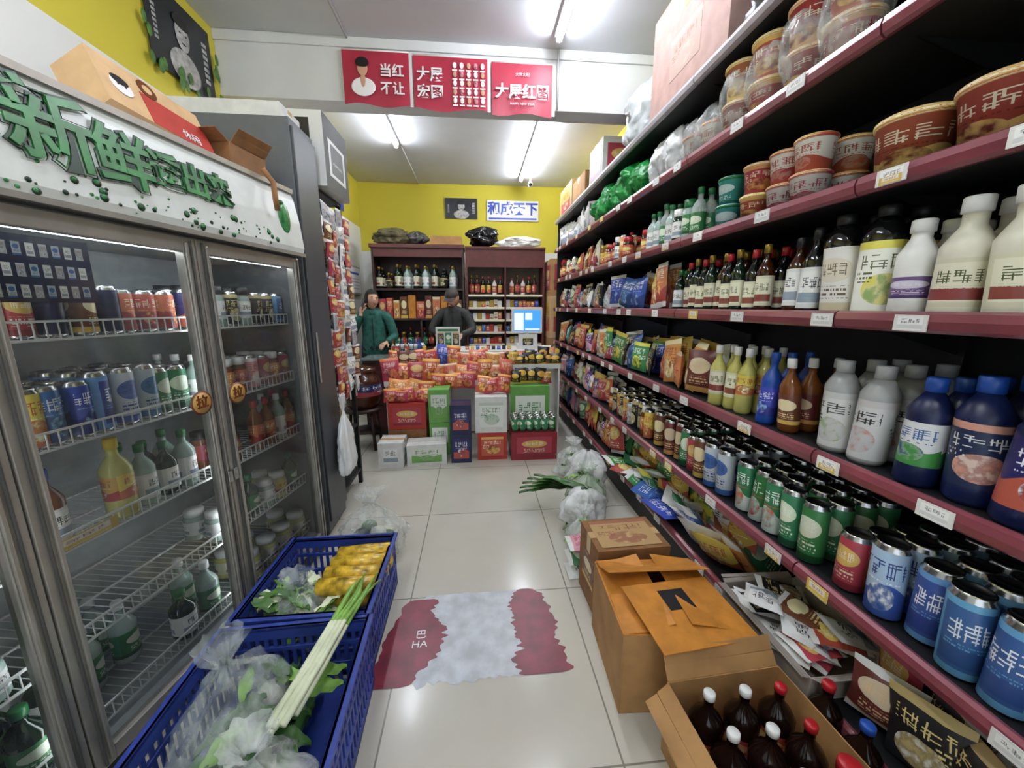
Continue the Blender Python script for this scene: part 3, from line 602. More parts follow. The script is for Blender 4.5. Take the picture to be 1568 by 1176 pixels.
# ---------------------------------------------------------------- right shelving
SH=empty('supermarket_shelving'); XF=1.10; XBK=1.55; Y0=.10; Y1=5.35
ZS=[.20,.57,.98,1.42,1.79,2.18,2.54]
joints=[.13,1.08,2.03,2.98,3.93,4.88]
b=MB('boards')
for z in ZS: b.box(XF,XBK,Y0,Y1,z-.025,z,SHELFBLK)
b.box(XBK,XBK+.02,Y0,Y1,0,2.9,SHELFBLK); b.box(XF+.02,XF+.04,Y0,Y1,0,.175,SHELFBLK)
for y in joints:
    b.box(XBK-.03,XBK,y-.02,y+.02,0,2.9,BLACK)
    for z in ZS[1:]: b.add([(XF+.08,y-.002,z-.026),(XBK,y-.002,z-.026),(XBK,y-.002,z-.13)],[(0,1,2)],BLACK); b.add([(XF+.08,y+.002,z-.026),(XBK,y+.002,z-.026),(XBK,y+.002,z-.13)],[(2,1,0)],BLACK)
b.box(XF+.02,XBK,Y1,Y1+.02,0,2.6,SHELFBLK)
b.build(SH)
RSIL=M('rail_grey','#a09ca0',.35,.3)
b=MB('price_rails'); tg=MB('price_tags')
for zi,z in enumerate(ZS):
    js=[Y0]+joints[1:]+[Y1]
    for y0,y1 in zip(js,js[1:]):
        m=RSIL if zi==6 else BURG
        pr=[(XF,z-.034),(XF-.012,z-.034),(XF-.022,z-.026),(XF-.027,z-.006),(XF-.022,z+.012),(XF-.010,z+.018),(XF,z+.016)]
        vs=[];n=len(pr)
        for yy in (y0+.003,y1-.003): vs+=[(x,yy,zz) for x,zz in pr]
        fs=[(i,i+n,i+n+1,i+1) for i in range(n-1)]+[tuple(range(n)),tuple(range(2*n-1,n-1,-1))]
        b.add(vs,fs,m)
    y=.3+U(0,.2)
    while y<Y1-.1:
        w=.075; m=TAGY if R()<.2 else TAGW
        if zi<6: tg.box(XF-.0295,XF-.0265,y,y+w,z-.030,z+.010,m)
        if zi<6 and R()<.3: tg.box(XF-.031,XF-.0295,y+.01,y+w-.01,z-.028,z-.010,TAGY)
        y+=U(.16,.5)
b.build(SH); tg.build(SH)

def row(name,profs,z,y0,y1,r,rows=3,stack=1,h=.1,x0=1.125,sp=2.08,seg=14,seq=False,jit=.006,drop=.05):
    b=MB(name); y=y0+r; i=0
    while y+r<=y1+.001:
        p=profs[i%len(profs)] if seq else random.choice(profs); i+=1
        setb=.02 if R()<.25 else 0
        for k in range(rows):
            x=x0+r+k*2.05*r+setb*(1 if stack==1 else 0)
            if x+r>XBK-.03: break
            if k==0 and R()<drop: continue
            if R()<.08: p=random.choice(profs)
            ln=(U(-.05,.05),U(-.05,.05)) if stack==1 else None
            for s in range(stack): b.lathe(x+U(-jit,jit),y+U(-.003,.003),z+.001+s*h,p,seg,lean=ln)
        y+=r*sp
    if b.v: return b.build()
def bags(name,z,y0,y1,mats,w=(.15,.22),h=(.20,.28),rows=2,x0=1.13,lay=False):
    b=MB(name)
    for k in range(rows):
        y=y0+.06
        while y<y1-.05:
            ww=U(*w); hh=U(*h); m=random.choice(mats); s=random.choice([WHITE,m,m])
            if lay: b.pillow(TM(x0+.12+k*.1+U(-.05,.02),y+ww*.2,z+.025+.09*R(),U(-.3,.3),-1.0+U(-.4,.4),U(-.9,.9))@TM(0,0,-hh/2),ww,hh,.06,m,s)
            else: b.pillow(TM(x0+.045+k*.10+U(-.02,.015),y+ww/2-.05,z+.012+abs(U(-.015,.015)),U(-.22,.22),U(.0,.28),U(-.45,.45)),ww,hh,U(.05,.09),m,s)
            y+=ww*U(.45,.8)
    return b.build()
z=ZS[3]  # sauces
CRM=M('cream_bottle','#d8d4c0',.35,var=.04); PWH=M('white_bottle','#e2e1dc',.35)
row('orange_sauce_bottles',[bottle(.29,.048,ORC,LRD,RED)],z,.2,.70,.05,3)
row('seasoning_bottles',[bottle(.28,.05,CRM,LCR,WHITE,.1,.5,.6,.45),bottle(.27,.05,CRM,LFL2,WHITE,.1,.55,.65,.45)],z,.70,.915,.052,3,drop=0)
row('vinegar_jugs',[bottle(.25,.042,PWH,LPU,WHITE,.2,.42,.65,.5)],z,.915,1.01,.043,3,drop=0)
row('cooking_oil_bottles',[bottle(.31,.052,GLD,LFL,BLACK,.05,.68,.74,.4,.9),bottle(.31,.052,GLD,LFL2,BLACK,.05,.68,.74,.4,.9)],z,1.01,1.235,.054,3,seg=18,drop=0,seq=True)
row('soy_sauce_bottles',[bottle(.29,.034,GLD,LWH,BLACK,.08,.55),bottle(.30,.034,GLG,LCR,GRC,.1,.5),bottle(.27,.034,AMB,LWH,BLACK,.12,.6)],z,1.24,1.46,.036,4)
row('vinegar_bottles',[bottle(.27,.032,GLG,LCR,GOLDC,.12,.52),bottle(.27,.032,AMB,LCR,GOLDC,.12,.55),bottle(.25,.032,GLG,LFL2,GRC,.1,.6),bottle(.26,.034,GLD,LCR,RED,.1,.5)],z,1.46,2.12,.034,4)
row('vinegar_bottles',[bottle(.23,.032,GLG,LWH,GRC,.12,.52)],z,2.12,2.3,.034,4)
bags('seasoning_packets',z,2.3,2.55,[LOR,LYL],(.09,.12),(.24,.28))
bags('packaged_snacks',z,2.6,3.3,[LBL,LYL,LBL,LGN2],(.17,.22),(.2,.27))
bags('packaged_snacks',z,3.3,5.3,ALLP,(.15,.2),(.16,.26))
z=ZS[4]  # noodles
row('instant_noodle_tubs',[cup(.165,.088,NOOD,NOODL),cup(.165,.088,NOOD2,NOODL)],z,.2,1.30,.092,2,1,.116,seg=24,x0=1.115,jit=.012,drop=0)
row('instant_noodle_cups',[cup(.115,.062,NOODW,RED,LRD),cup(.115,.062,NOOD,NOODL),cup(.115,.062,NOODW,NOODL,LRD)],z,1.30,1.75,.066,3,2,.117,seg=20,jit=.01,drop=.1)
row('instant_noodle_cups',[cup(.118,.058,LTL,LTL,GRC)],z,1.76,2.0,.061,3,2,.119,seg=20)
row('pickle_jars',[bottle(.26,.038,CLR,LGN,GRC),jar(.22,.04,WATER,LGN,GRC),bottle(.24,.038,WATER,LWH,GRC),jar(.19,.04,GLG,LWH,WHITE)],z,2.0,2.62,.041,3)
row('sauce_jars',[jar(.17,.042,AMB,LRD,RED),jar(.19,.042,TEA,LYL,GOLDC),jar(.2,.042,GLG,LWH,WHITE),can(.2,.042,LOR),bottle(.24,.036,AMB,LRD,RED)],z,2.64,3.6,.045,3)
bags('packaged_snacks',z,3.62,4.4,[LRD,LOR2,LBR,LCR],(.12,.16),(.18,.27))
row('tin_cans',[can(.16,.044,LRD),can(.22,.044,LCR),can(.15,.044,LBR),jar(.24,.044,AMB,LRD,RED)],z,4.42,5.3,.046,3)
z=ZS[5]
def wrapped(y,n,st,dy=.165):
    b=MB('wrapped_noodle_tubs')
    for k in range(n):
        for s in range(st): b.lathe(1.2,y+k*dy,z+.001+s*.152,cup(.15,.078,[NOOD,NOOD2][k%2],NOODW,NOODL),22)
    for k in range(n): b.blob(1.2,y+k*dy,z+.001,.095,.084,.152*st+.025,PLC,int(y*10)+k,.08,False)
    b.build()
wrapped(.30,3,2); wrapped(.86,2,2); wrapped(1.30,2,2); wrapped(1.65,2,2,.17); 
b=MB('wrapped_noodle_tubs'); 
for k in range(2): b.lathe(1.2,2.0+k*.16,z+.001,cup(.15,.075,NOODW,RED,LRD),22); b.blob(1.2,2.0+k*.16,z+.001,.09,.082,.24,PLC,90+k,.15,False)
b.build()
b=MB('wrapped_white_bags'); 
for i,y in enumerate((2.36,2.55)): b.blob(1.22,y,z+.001,.1,.1,.29,PLW,i+30,.3,False)
b.build()
GB=M('green_film','#1f8a3c',.3,var=.3,scale=12)
b=MB('green_plastic_bags')
for i,y in enumerate((2.76,2.96,3.2,3.44,3.68)): b.blob(1.2,y,z+.001,.12,.125,.24+.05*(i%2),GB,i+50,.3,False)
b.build()
bags('packaged_snacks',z,3.85,5.3,[LRD,LWH,LPK,LWH,LSV],(.16,.24),(.2,.3))
z=ZS[6]
carton('tall_shelf_carton',1.12,1.5,1.85,2.62,z+.001,3.12,PKC,label=P('carton_print','#ac8a80',['#8a5a50','#b89a8e','#b08e84'],2,.7),lab_area=(.3,.7,.25,.6))
b=MB('grey_plastic_sack'); b.blob(1.27,2.93,z+.001,.17,.24,.44,clear('sack_film','#b8bcbc',.92,.3),61,.26,False); b.build()
b=MB('wrapped_silver_bags'); SVF=M('silver_film','#b0b4ba',.25,.5,var=.2); b.blob(1.26,1.62,z+.001,.14,.19,.32,SVF,63,.4,False); b.blob(1.26,1.22,z+.001,.14,.19,.3,PLW,64,.4,False); b.blob(1.26,.85,z+.001,.14,.17,.3,SVF,65,.4,False); b.build()
carton('white_red_carton',1.12,1.45,3.55,3.95,z+.001,z+.34,WHC,label=LRD)
carton('brown_carton',1.12,1.5,4.1,4.6,z+.001,z+.25,CARD); carton('brown_carton',1.12,1.5,4.65,5.25,z+.001,z+.33,BEIGE,label=LYL)
z=ZS[2]  # drinks
GRB=M('grey_bottle','#a6a8a8',.3)
row('water_bottles',[bottle(.31,.05,NAVY,GIL,BLUC,.15,.65,.7,.4),bottle(.31,.05,NAVY,LNV,BLUC,.15,.65,.7,.4)],z,.16,.82,.053,3,seg=18,drop=0)
row('soda_water_bottles',[bottle(.29,.045,NAVY,SODA,BLUC,.2,.6,.7,.4)],z,.82,.965,.047,3,seg=18,drop=0)
row('coconut_milk_bottles',[bottle(.30,.047,GRB,CCN2,GRB,.06,.66,.72,.42),bottle(.30,.047,GRB,CCN,GRB,.06,.66,.72,.42)],z,.965,1.26,.049,3,seg=18,drop=0)
row('iced_tea_bottles',[bottle(.28,.036,TEA,LBR,WHITE)],z,1.27,1.38,.038,3)
row('sports_drink_bottles',[bottle(.29,.036,BLUC,LBL,BLUC)],z,1.38,1.53,.038,3)
row('juice_bottles',[bottle(.29,.036,YEL,LYL,WHITE,.3,.6),bottle(.29,.036,YEL,LCR,WHITE,.2,.6)],z,1.53,1.80,.038,3)
bags('packaged_snacks',z,1.8,2.4,[LBR,LYL,LOR2,LWH],(.15,.2),(.2,.28)); bags('packaged_snacks',z,2.4,3.1,[LBL,LGN2,LBL,LBK],(.16,.2),(.18,.27)); bags('packaged_snacks',z,3.1,5.3,ALLP,(.15,.2),(.16,.27))
z=ZS[1]
row('beer_cans',[can(.225,.042,LSB),can(.225,.042,LSB2),can(.225,.042,LSB3)],z,.10,.93,.0435,4,seg=18,drop=0)
row('cola_cans',[can(.19,.042,LRD),can(.225,.042,LRD)],z,.93,1.07,.0435,4,seg=18)
row('beer_cans',[can(.225,.04,LGN),can(.225,.04,LGN3),can(.225,.04,LGN3)],z,1.07,1.56,.0415,4,seg=16)
row('beer_cans',[can(.225,.04,LNV),can(.225,.04,LSB2)],z,1.56,1.74,.0415,4)
row('energy_drink_cans',[can(.22,.036,LRD),can(.22,.036,LGN),can(.22,.036,LBR),can(.2,.036,LRD)],z,1.75,2.35,.038,4)
row('energy_drink_cans',[can(.2,.036,LYL),jar(.2,.036,TEA,LOR,WHITE),can(.22,.036,LBK),can(.18,.036,LSV)],z,2.36,3.2,.038,4)
bags('packaged_snacks',z,3.2,5.3,ALLP,(.15,.2),(.16,.26))
z=ZS[0]
bags('packaged_snacks',z,1.45,2.9,[LYL,LGN2,LYL,LRD,LWH,LBL,LOR2,LGN,LSV],(.16,.24),(.2,.28),lay=True,x0=1.04,rows=3); bags('packaged_snacks',z,1.5,2.9,[LYL,LGN2,LWH,LOR2],(.16,.2),(.18,.26),rows=1,x0=1.25); bags('packaged_snacks',z,2.9,5.3,ALLP,(.16,.22),(.18,.3),rows=2)
bags('packaged_snacks',z,.3,.9,[LRD,LBR,LBK,LSV],(.16,.2),(.16,.22))
open_carton('snack_tray',1.20,1.14,z+.002,.32,.44,.09,M('tray_grey','#9a9088',.7),0,flap=.03,ang=(80,60,60,60))
b=MB('candy_packets')
for i in range(16): b.pillow(TM(1.19+U(-.09,.09),1.14+U(-.15,.15),z+.04+.012*i*.6,U(-.2,.2),-1.4+U(-.2,.2),U(-1,1))@TM(0,0,-.07),.13,.17,.03,[LWH,LBK,LRD,LBR,LWH][i%5],WHITE)
b.build()

# ---------------------------------------------------------------- cartons by right shelf
open_carton('orange_carton',.715,1.28,0,.43,.40,.33,CARD,math.radians(-3),flap=.19,ang=(-84,-80,-88,-70),fc=ORG)
carton('brown_carton',.53,.88,1.52,1.78,0,.36,CARDD,math.radians(2),label=LBR,lab_area=(.2,.8,.3,.7),top=P('carton_top_print','#b08254',['#8a3a34','#9a4a3c','#c09468'],2,.7))
b=MB('loose_orange_flap'); b.box(-.19,.19,-.14,.14,0,.004,ORG,TM(.75,1.15,.355,math.radians(6),math.radians(4),.15)); b.box(-.06,.05,.01,.1,.004,.005,INKB,TM(.75,1.15,.355,math.radians(6),math.radians(4),.15)); b.build()
open_carton('bottle_carton',.80,.78,0,.40,.40,.27,CARD,math.radians(3),flap=.09,ang=(130,150,60,35),label=LBR)
b=MB('cola_bottles')
for i in range(3):
    for j in range(3):
        big=(i==2 and j==0); c=RED if i==2 else WHITE; b.lathe(.68+i*.115,.67+j*.11,.006,bottle(.31,.05,COLA,LRD,c,.3,.55,.66,.28,.93) if not big else bottle(.33,.055,COLA,LRD,RED,.3,.55,.66,.4,.9),18)
b.build()
b=MB('cola_bottles')
for i,(x,y,c) in enumerate([(1.06,.62,RED),(1.06,.76,BLUC),(1.05,.48,RED),(1.06,.88,RED)]): b.lathe(x,y,0,bottle(.32,.05,COLA,LRD,c,.3,.55,.66,.3,.93),18)
b.build()
b=MB('produce_bags'); 
GRF=clear('greenish_film','#cfe0c8',.5,.2); films=[WPF,PLW,GRF,PLW,WPF]
for i,(x,y,rx,h) in enumerate([(.62,2.02,.10,.30),(.68,2.25,.13,.30),(.78,2.52,.14,.34),(.86,2.80,.14,.34),(.82,3.08,.14,.34)]): b.blob(x,y,.0,rx,rx,h,films[i],70+i,.24,i%2==0)
b.build()
b=MB('bagged_greens')
for i in range(90):
    x,y=random.choice([(.62,2.02),(.68,2.25),(.76,2.52),(.82,2.80),(.8,3.08)]); leaf(b,x+U(-.05,.05),y+U(-.06,.06),U(.06,.26),U(0,6.28),U(.05,.11),U(.015,.03),U(0,.04),random.choice([LEAF,VEG,VEGD,VEG]))
for i in range(5): leaf(b,.66,2.34+.03*i,.26-.015*i,2.3+.2*i,.38,.03,.05,VEGD,.2)
b.tube([(.50,2.60,.22),(.60,2.45,.25),(.74,2.30,.26)],[.012,.024,.018],VEGD,10)
b.build()
b=MB('tissue_packs'); 
for i in range(3): b.pillow(TM(.57,1.86,.005+.085*i,0,-H90,0)@TM(0,0,-.09),.14,.18,.085,[LWH,LGN,LPK][i],WHITE)
b.build()

# ---------------------------------------------------------------- goods in front of counter
carton('white_carton',-.90,-.68,3.38,3.62,0,.24,WHC,label=LWH); 
MILK=P('milk_box_print','#e8ece0',['#3a8a30','#6ab048','#4aa040'],1)
carton('milk_carton_box',-.66,-.30,3.42,3.64,0,.20,WHC,.08,label=MILK,tape=False)
carton('brown_carton',-.86,-.50,3.68,3.92,0,.27,CARDD); carton('red_gift_carton',-.86,-.50,3.68,3.92,.273,.53,RDC,label=LRD)
carton('green_milk_box',-.47,-.27,3.68,3.9,0,.33,GNC,label=MILK,tape=False); carton('green_milk_box',-.47,-.27,3.68,3.9,.333,.66,GNC,label=MILK,tape=False)
carton('navy_drink_box',-.25,-.06,3.45,3.68,0,.28,NAVY,label=LNV,tape=False); carton('navy_drink_box',-.25,-.06,3.45,3.68,.283,.56,NAVY,label=LNV,tape=False)
carton('red_fruit_box',0,.28,3.50,3.74,0,.27,RDC,label=LRD2,tape=False); carton('white_tea_box',-.02,.28,3.50,3.74,.273,.62,WHC,label=P('tea_print','#e8ece4',['#3a8050','#c4d0bc','#8ab890'],2),tape=False)
carton('red_drink_tray',.32,.76,3.46,3.76,0,.27,M('tray_red','#8e2430',.5),label=LRD,tape=False)
b=MB('green_can_pack')
for i in range(6):
    for j in range(3): b.lathe(.36+i*.072,3.52+j*.075,.272,can(.14,.034,LGN,GRC),12)
b.build()
carton('green_milk_box',.34,.74,3.78,3.98,0,.66,GNC,label=MILK,tape=False)
b=MB('snack_display_rack')
for (y0,y1,zt) in ((3.98,4.12,.66),(4.12,4.28,.80)): b.box(-.95,.30 if y0<4 else .92,y0,y1,zt-.02,zt,WHITE); b.box(-.95,.30 if y0<4 else .92,y0,y0+.012,zt,zt+.03,WHITE)
for x in (-.94,-.3,.28,.9): b.box(x,x+.015,4.12,4.27,0,.78,WHITE)
for x in (-.94,-.3,.27): b.box(x,x+.015,3.99,4.10,0,.64,WHITE)
b.build()
LRO=P('bag_red','#c82a28',['#fff0d0','#f0a030','#8a1810'],2); LOO=P('bag_orange','#e47a30',['#fff8e0','#c82818','#f0c068'],1); LYB=P('bag_yellow_black','#1c1c1e',['#f0c030','#e8b828','#e8b828'],0)
b=MB('snack_bag_pile')
def frontbags(x0,x1,y,z,mats,w,h,st=.6):
    x=x0
    while x<x1:
        b.pillow(TM(x+w/2,y+U(-.02,.02),z,U(-.4,.05),U(-.2,.2),0)@TM(0,0,0,0,0,-H90+U(-.4,.4)),w*U(.9,1.2),h*U(.8,1.2),.08,random.choice(mats),None); x+=w*U(st-.05,st+.2)
frontbags(-.96,-.5,4.04,.68,[LRO,LRD,LRO],.18,.22); frontbags(-.5,.26,4.04,.68,[LOO,LRO,LOR2,LOO,LRO],.18,.2)
frontbags(-.96,-.3,4.2,.82,[LRO,LBR,LBL,LRO],.15,.2); frontbags(-.3,.34,4.2,.82,[LOO,LOR2,LRO],.15,.16); frontbags(.34,.86,4.16,.82,[LYB,LYB,LYL],.12,.13); frontbags(.34,.86,4.22,.84,[LOO,LYB],.12,.15)
frontbags(-.9,-.5,3.8,.54,[LRO,LOO,LRD],.16,.18); frontbags(-.9,-.5,3.74,.535,[LRO,LRO],.14,.12); frontbags(-.02,.24,3.64,.63,[LOO,LRO],.14,.15); frontbags(.34,.70,3.88,.67,[LYB,LYB,LYL],.12,.14)
frontbags(-.48,-.1,3.94,.62,[LRO,LRO],.16,.17)
b.build()
# counter
CT=M('counter_cream','#dcd6c8',.4,var=.03)
b=MB('checkout_counter'); b.box(-.48,.92,4.32,4.80,.02,.93,CT); b.box(-.50,.94,4.30,4.82,.93,.965,WHITE); b.box(-.46,.9,4.34,4.78,0,.02,BLACK); b.box(-.44,-.02,4.315,4.32,.1,.85,WHITE); b.box(.02,.44,4.315,4.32,.1,.85,WHITE); b.box(.48,.88,4.315,4.32,.1,.85,WHITE); b.build(bevel=.004)
b=MB('display_counter'); b.box(-1.25,-.52,4.35,4.72,.02,.86,DARKWOOD); b.box(-1.27,-.51,4.33,4.74,.86,.885,M('counter_glass','#7c8c88',.1)); b.box(-1.2,-.56,4.34,4.35,.1,.8,REDWOOD); b.build(bevel=.003)
b=MB('small_drink_bottles')
for i in range(22): b.lathe(-.58-.048*(i%8)-(i//8)*.02,4.40+.07*(i//8),.886,random.choice([bottle(.2,.024,BLUC,LBL,BLUC),bottle(.18,.024,YEL,LYL,RED),can(.14,.024,LRD),jar(.15,.024,WATER,LNV,WHITE),can(.14,.024,LYL)]),10)
b.build()
SCR=M('screen_blue','#3f8fe0',.2,var=0,emit=1.0); SCW=M('screen_white','#dce8f4',.2,var=0,emit=.8)
b=MB('pos_terminal'); T=TM(.60,4.55,.966); b.box(-.12,.12,-.1,.1,0,.05,WHITE,T); b.tube([(0,0,.05),(0,0,.2)],.025,WHITE,12,T); b.box(-.18,.18,-.03,.0,.18,.46,WHITE,T); b.box(-.16,.16,-.032,-.03,.20,.44,SCR,T)
b.box(-.15,-.04,-.034,-.032,.21,.41,SCW,T); b.box(-.02,.06,-.034,-.032,.33,.41,SCW,T); b.box(-.02,.15,-.034,-.032,.21,.23,SCW,T)
b.box(-.11,.11,-.12,-.1,0,.17,WHITE,T); b.box(-.06,.06,-.122,-.12,.04,.13,LBK,T); b.build(bevel=.003)
b=MB('payment_code_stand'); b.box(-.45,-.18,4.42,4.5,.966,1.22,WHC); 
for i in range(3): b.box(-.43+.085*i,-.36+.085*i,4.417,4.42,1.02,1.16,[LBK,LGN,LBK][i])
b.box(-.43,-.2,4.417,4.42,1.175,1.2,GRC); b.build(bevel=.003)
b=MB('counter_trinkets')
for i in range(9): b.box(-.12+.06*i,-.08+.06*i,4.4,4.45,.966,.99+.03*R(),random.choice([LRD,LYL,BLACK,LBL]))
b.build(bevel=.002)
b=MB('wooden_stool'); b.lathe(-1.17,3.98,.40,[(.19,0,DARKWOOD),(.19,.03,DARKWOOD)],24)
for a in range(4):
    t=a*H90+.78; b.tube([(-1.17+.18*math.cos(t),3.98+.18*math.sin(t),0),(-1.17+.14*math.cos(t),3.98+.14*math.sin(t),.4)],.016,DARKWOOD,8)
b.lathe(-1.17,3.98,.18,[(.155,0,DARKWOOD),(.155,.012,DARKWOOD)],20); b.build()
JR=M('jar_brown','#4a2410',.15,var=.2); b=MB('pickle_jar'); b.lathe(-1.17,3.98,.431,[(.13,0,JR),(.17,.04,JR),(.195,.13,JR),(.198,.14,LNV),(.195,.26,JR),(.17,.32,JR),(.13,.36,JR),(.13,.37,JR),(.145,.375,JR),(.145,.40,JR),(.05,.43,JR),(.02,.44,JR)],28); b.build()

# ---------------------------------------------------------------- back cabinets
b=MB('liquor_cabinet'); x0,x1,y0,y1,zt=-1.43,-.15,5.75,6.15,2.28
b.box(x0,x0+.03,y0,y1,0,zt,DARKWOOD); b.box(x1-.03,x1,y0,y1,0,zt,DARKWOOD); b.box(x0+.03,x1-.03,y1-.02,y1,0,zt,DARKWOOD); b.box(x0-.02,x1+.01,y0-.03,y1,zt-.03,zt+.02,REDWOOD); b.box(x0+.03,x1-.03,y0,y0+.02,zt-.15,zt-.03,REDWOOD)
for z in (1.70,1.28,.86,.5,.1): b.box(x0+.03,x1-.03,y0,y1-.02,z-.03,z,DARKWOOD)
b.box(-.8,-.77,y0,y1-.02,.1,1.28,DARKWOOD); b.build(bevel=.003)
b=MB('liquor_bottles'); x=-1.36; k=0
LQ=[bottle(.30,.05,GLD,LCR,GOLDC),bottle(.22,.05,AMB,LBK,GOLDC),bottle(.34,.045,GLG,LCR,GOLDC),bottle(.28,.055,GLD,LBK,BLACK),bottle(.32,.05,WATER,LWH,GOLDC),bottle(.34,.045,WATER,LCR,BLUC)]
while x<-.22:
    p=LQ[k%6] if k<3 else random.choice(LQ[2:]); k+=1; b.lathe(x,5.86,1.701,p,14); b.lathe(x+.02,5.98,1.701,p,14); x+=.13
x=-1.36
while x<-.22:
    b.lathe(x,5.86,.861,random.choice([bottle(.28,.04,GLG,LGN,RED),jar(.22,.04,AMB,LRD,GOLDC)]),14); x+=.1
b.build()
b=MB('liquor_gift_boxes'); x=-1.38
while x<-.25:
    w=U(.08,.14); m=random.choice([LOR,LRD,LOR2,LBR,LOR,ORG,CARD]); b.box(x,x+w,5.8,5.95,1.281,1.281+U(.24,.33),m); b.box(x,x+w,5.8,5.95,.501,.501+U(.2,.28),random.choice(ALLP)); x+=w+.012
b.build(bevel=.003)
b=MB('tobacco_cabinet'); x0,x1,zt=-.13,1.02,2.28
b.box(x0,x0+.03,y0,y1,0,zt,REDWOOD); b.box(x1-.03,x1,y0,y1,0,zt,REDWOOD); b.box(x0+.03,x1-.03,y1-.02,y1,0,zt,M('cabinet_lit_back','#7a6a58',.5)); b.box(x0,x1,y0-.02,y1,zt-.03,zt,REDWOOD); b.box(x0+.03,x1-.03,y0,y0+.02,zt-.28,zt-.03,REDWOOD); b.box(.43,.45,y0,y1-.02,.1,2.0,REDWOOD)
CS=M('cream_shelf','#eee6cc',.4,var=0)
for z in (1.62,1.44,1.26,1.08,.9,.6,.1): b.box(x0+.03,x1-.03,y0+.02,y1-.02,z-.03,z,CS)
b.build(bevel=.002)
b=MB('cigarette_packs')
for z in (1.441,1.261,1.081,.901,.601):
    for k in range(17):
        x=-.09+k*.061
        if .385<x<.455: continue
        b.box(x,x+.055,5.82,5.88,z,z+.085*U(.9,1.3),random.choice([LRD,WHC,LYL,LCR,LBL,WHC,RDC,GOLDC]))
x=-.05
while x<.95:
    if not .38<x<.48: b.lathe(x,5.88,1.621,random.choice([bottle(.28,.035,AMB,LRD,GOLDC),bottle(.26,.035,GLD,LYL,RED),bottle(.24,.035,PWH,LRD,RED)]),12)
    x+=.085
b.build()
zt=2.302
b=MB('bundled_cloth'); b.blob(-1.15,5.95,zt,.26,.16,.24,M('brown_cloth','#6c6448',.8,var=.3),81,.35,False); b.blob(-.83,5.95,zt,.16,.14,.2,M('grey_film_dark','#4c4c4a',.3,var=.3),82,.3,False); b.build()
carton('brown_carton',-.62,-.18,5.8,6.1,zt,zt+.12,CARD)
b=MB('black_plastic_bag'); b.blob(.12,5.95,2.285,.20,.15,.30,M('black_film','#0c0c10',.2),84,.4,False); b.build()
b=MB('folded_white_bags'); b.blob(.68,5.95,2.285,.28,.14,.17,PLW,85,.3,False); b.build()
carton('brown_carton',1.06,1.5,5.5,6.0,0,1.0,CARD); carton('brown_carton',1.06,1.5,5.5,6.0,1.003,1.6,BEIGE,label=LYL)
carton('brown_carton',1.06,1.5,5.5,6.0,1.603,2.1,CARD,label=LRD)

# ---------------------------------------------------------------- people
def skin_body(nodes,edges,root):
    names=list(nodes); idx={n:i for i,n in enumerate(names)}
    me=bpy.data.meshes.new('body'); me.from_pydata([nodes[n][0] for n in names],[(idx[a],idx[b_]) for a,b_,_ in edges],[])
    o=bpy.data.objects.new('body',me); scene.collection.objects.link(o)
    md=o.modifiers.new('skin','SKIN'); md.use_smooth_shade=True
    sv=me.skin_vertices[0].data
    for n in names:
        sv[idx[n]].radius=(nodes[n][1],nodes[n][2]); sv[idx[n]].use_root=(n==root)
    o.modifiers.new('sub','SUBSURF').levels=2
    dg=bpy.context.evaluated_depsgraph_get(); ev=o.evaluated_get(dg); m2=bpy.data.meshes.new_from_object(ev)
    mats=[]
    for _,_,m in edges:
        if m not in mats: mats.append(m)
    m2.materials.clear()
    for m in mats: m2.materials.append(m)
    for p in m2.polygons:
        best=None; c=p.center
        for a,b_,m in edges:
            A=Vector(nodes[a][0]); B=Vector(nodes[b_][0]); d=B-A; t=max(0,min(1,(c-A).dot(d)/max(1e-9,d.length_squared))); q=(c-(A+d*t)).length-(nodes[a][1]*(1-t)+nodes[b_][1]*t)
            if best is None or q<best[0]: best=(q,m)
        p.material_index=mats.index(best[1]); p.use_smooth=True
    bpy.data.objects.remove(o); o2=bpy.data.objects.new('body',m2); scene.collection.objects.link(o2); return o2
def hand(b,wr,d,nrm,side,curl=.5,s=1.0,m=None):
    wr=Vector(wr); d=Vector(d).normalized(); n=Vector(nrm); n=(n-d*n.dot(d)).normalized(); sd=d.cross(n)*side; m=m or SKIN
    ws=[.022,.028,.038,.038,.034]; th=[.018,.016,.014,.012,.010]; ls=[-.02,.01,.045,.075,.09]
    vs=[];fs=[];k=10
    for w,t,l in zip(ws,th,ls):
        for i in range(k): a=2*math.pi*i/k; vs.append(wr+d*l*s+sd*math.cos(a)*w*s+n*math.sin(a)*t*s)
    for j in range(4):
        for i in range(k): i2=(i+1)%k; fs.append((j*k+i,j*k+i2,(j+1)*k+i2,(j+1)*k+i))
    fs+= [tuple(range(k)),tuple(range(5*k-1,4*k-1,-1))]; b.add(vs,fs,m,True)
    for i,(off,ln) in enumerate([(.026,.07),(.009,.078),(-.009,.072),(-.026,.056)]):
        p=wr+d*.082*s+sd*off*s; pts=[p]; a=.1
        for q in (.45,.3,.25):
            a+=curl*(.6+.15*i); dd=(d*math.cos(a)-n*math.sin(a)); p=p+dd*ln*q*s; pts.append(p)
        b.tube(pts,[.0095*s,.009*s,.008*s,.006*s],m,7)
    p=wr+d*.025*s+sd*.026*s; t1=(d*.6+sd*.8-n*.2).normalized(); t2=(d*.9+sd*.35-n*.4).normalized()
    b.tube([p,p+t1*.035*s,p+t1*.035*s+t2*.03*s,p+t1*.035*s+t2*.052*s],[.012*s,.011*s,.009*s,.006*s],m,7)
LIP=M('lips','#a0524a',.4,var=0); EYW=M('eye_white','#e8e4e0',.3,var=0)
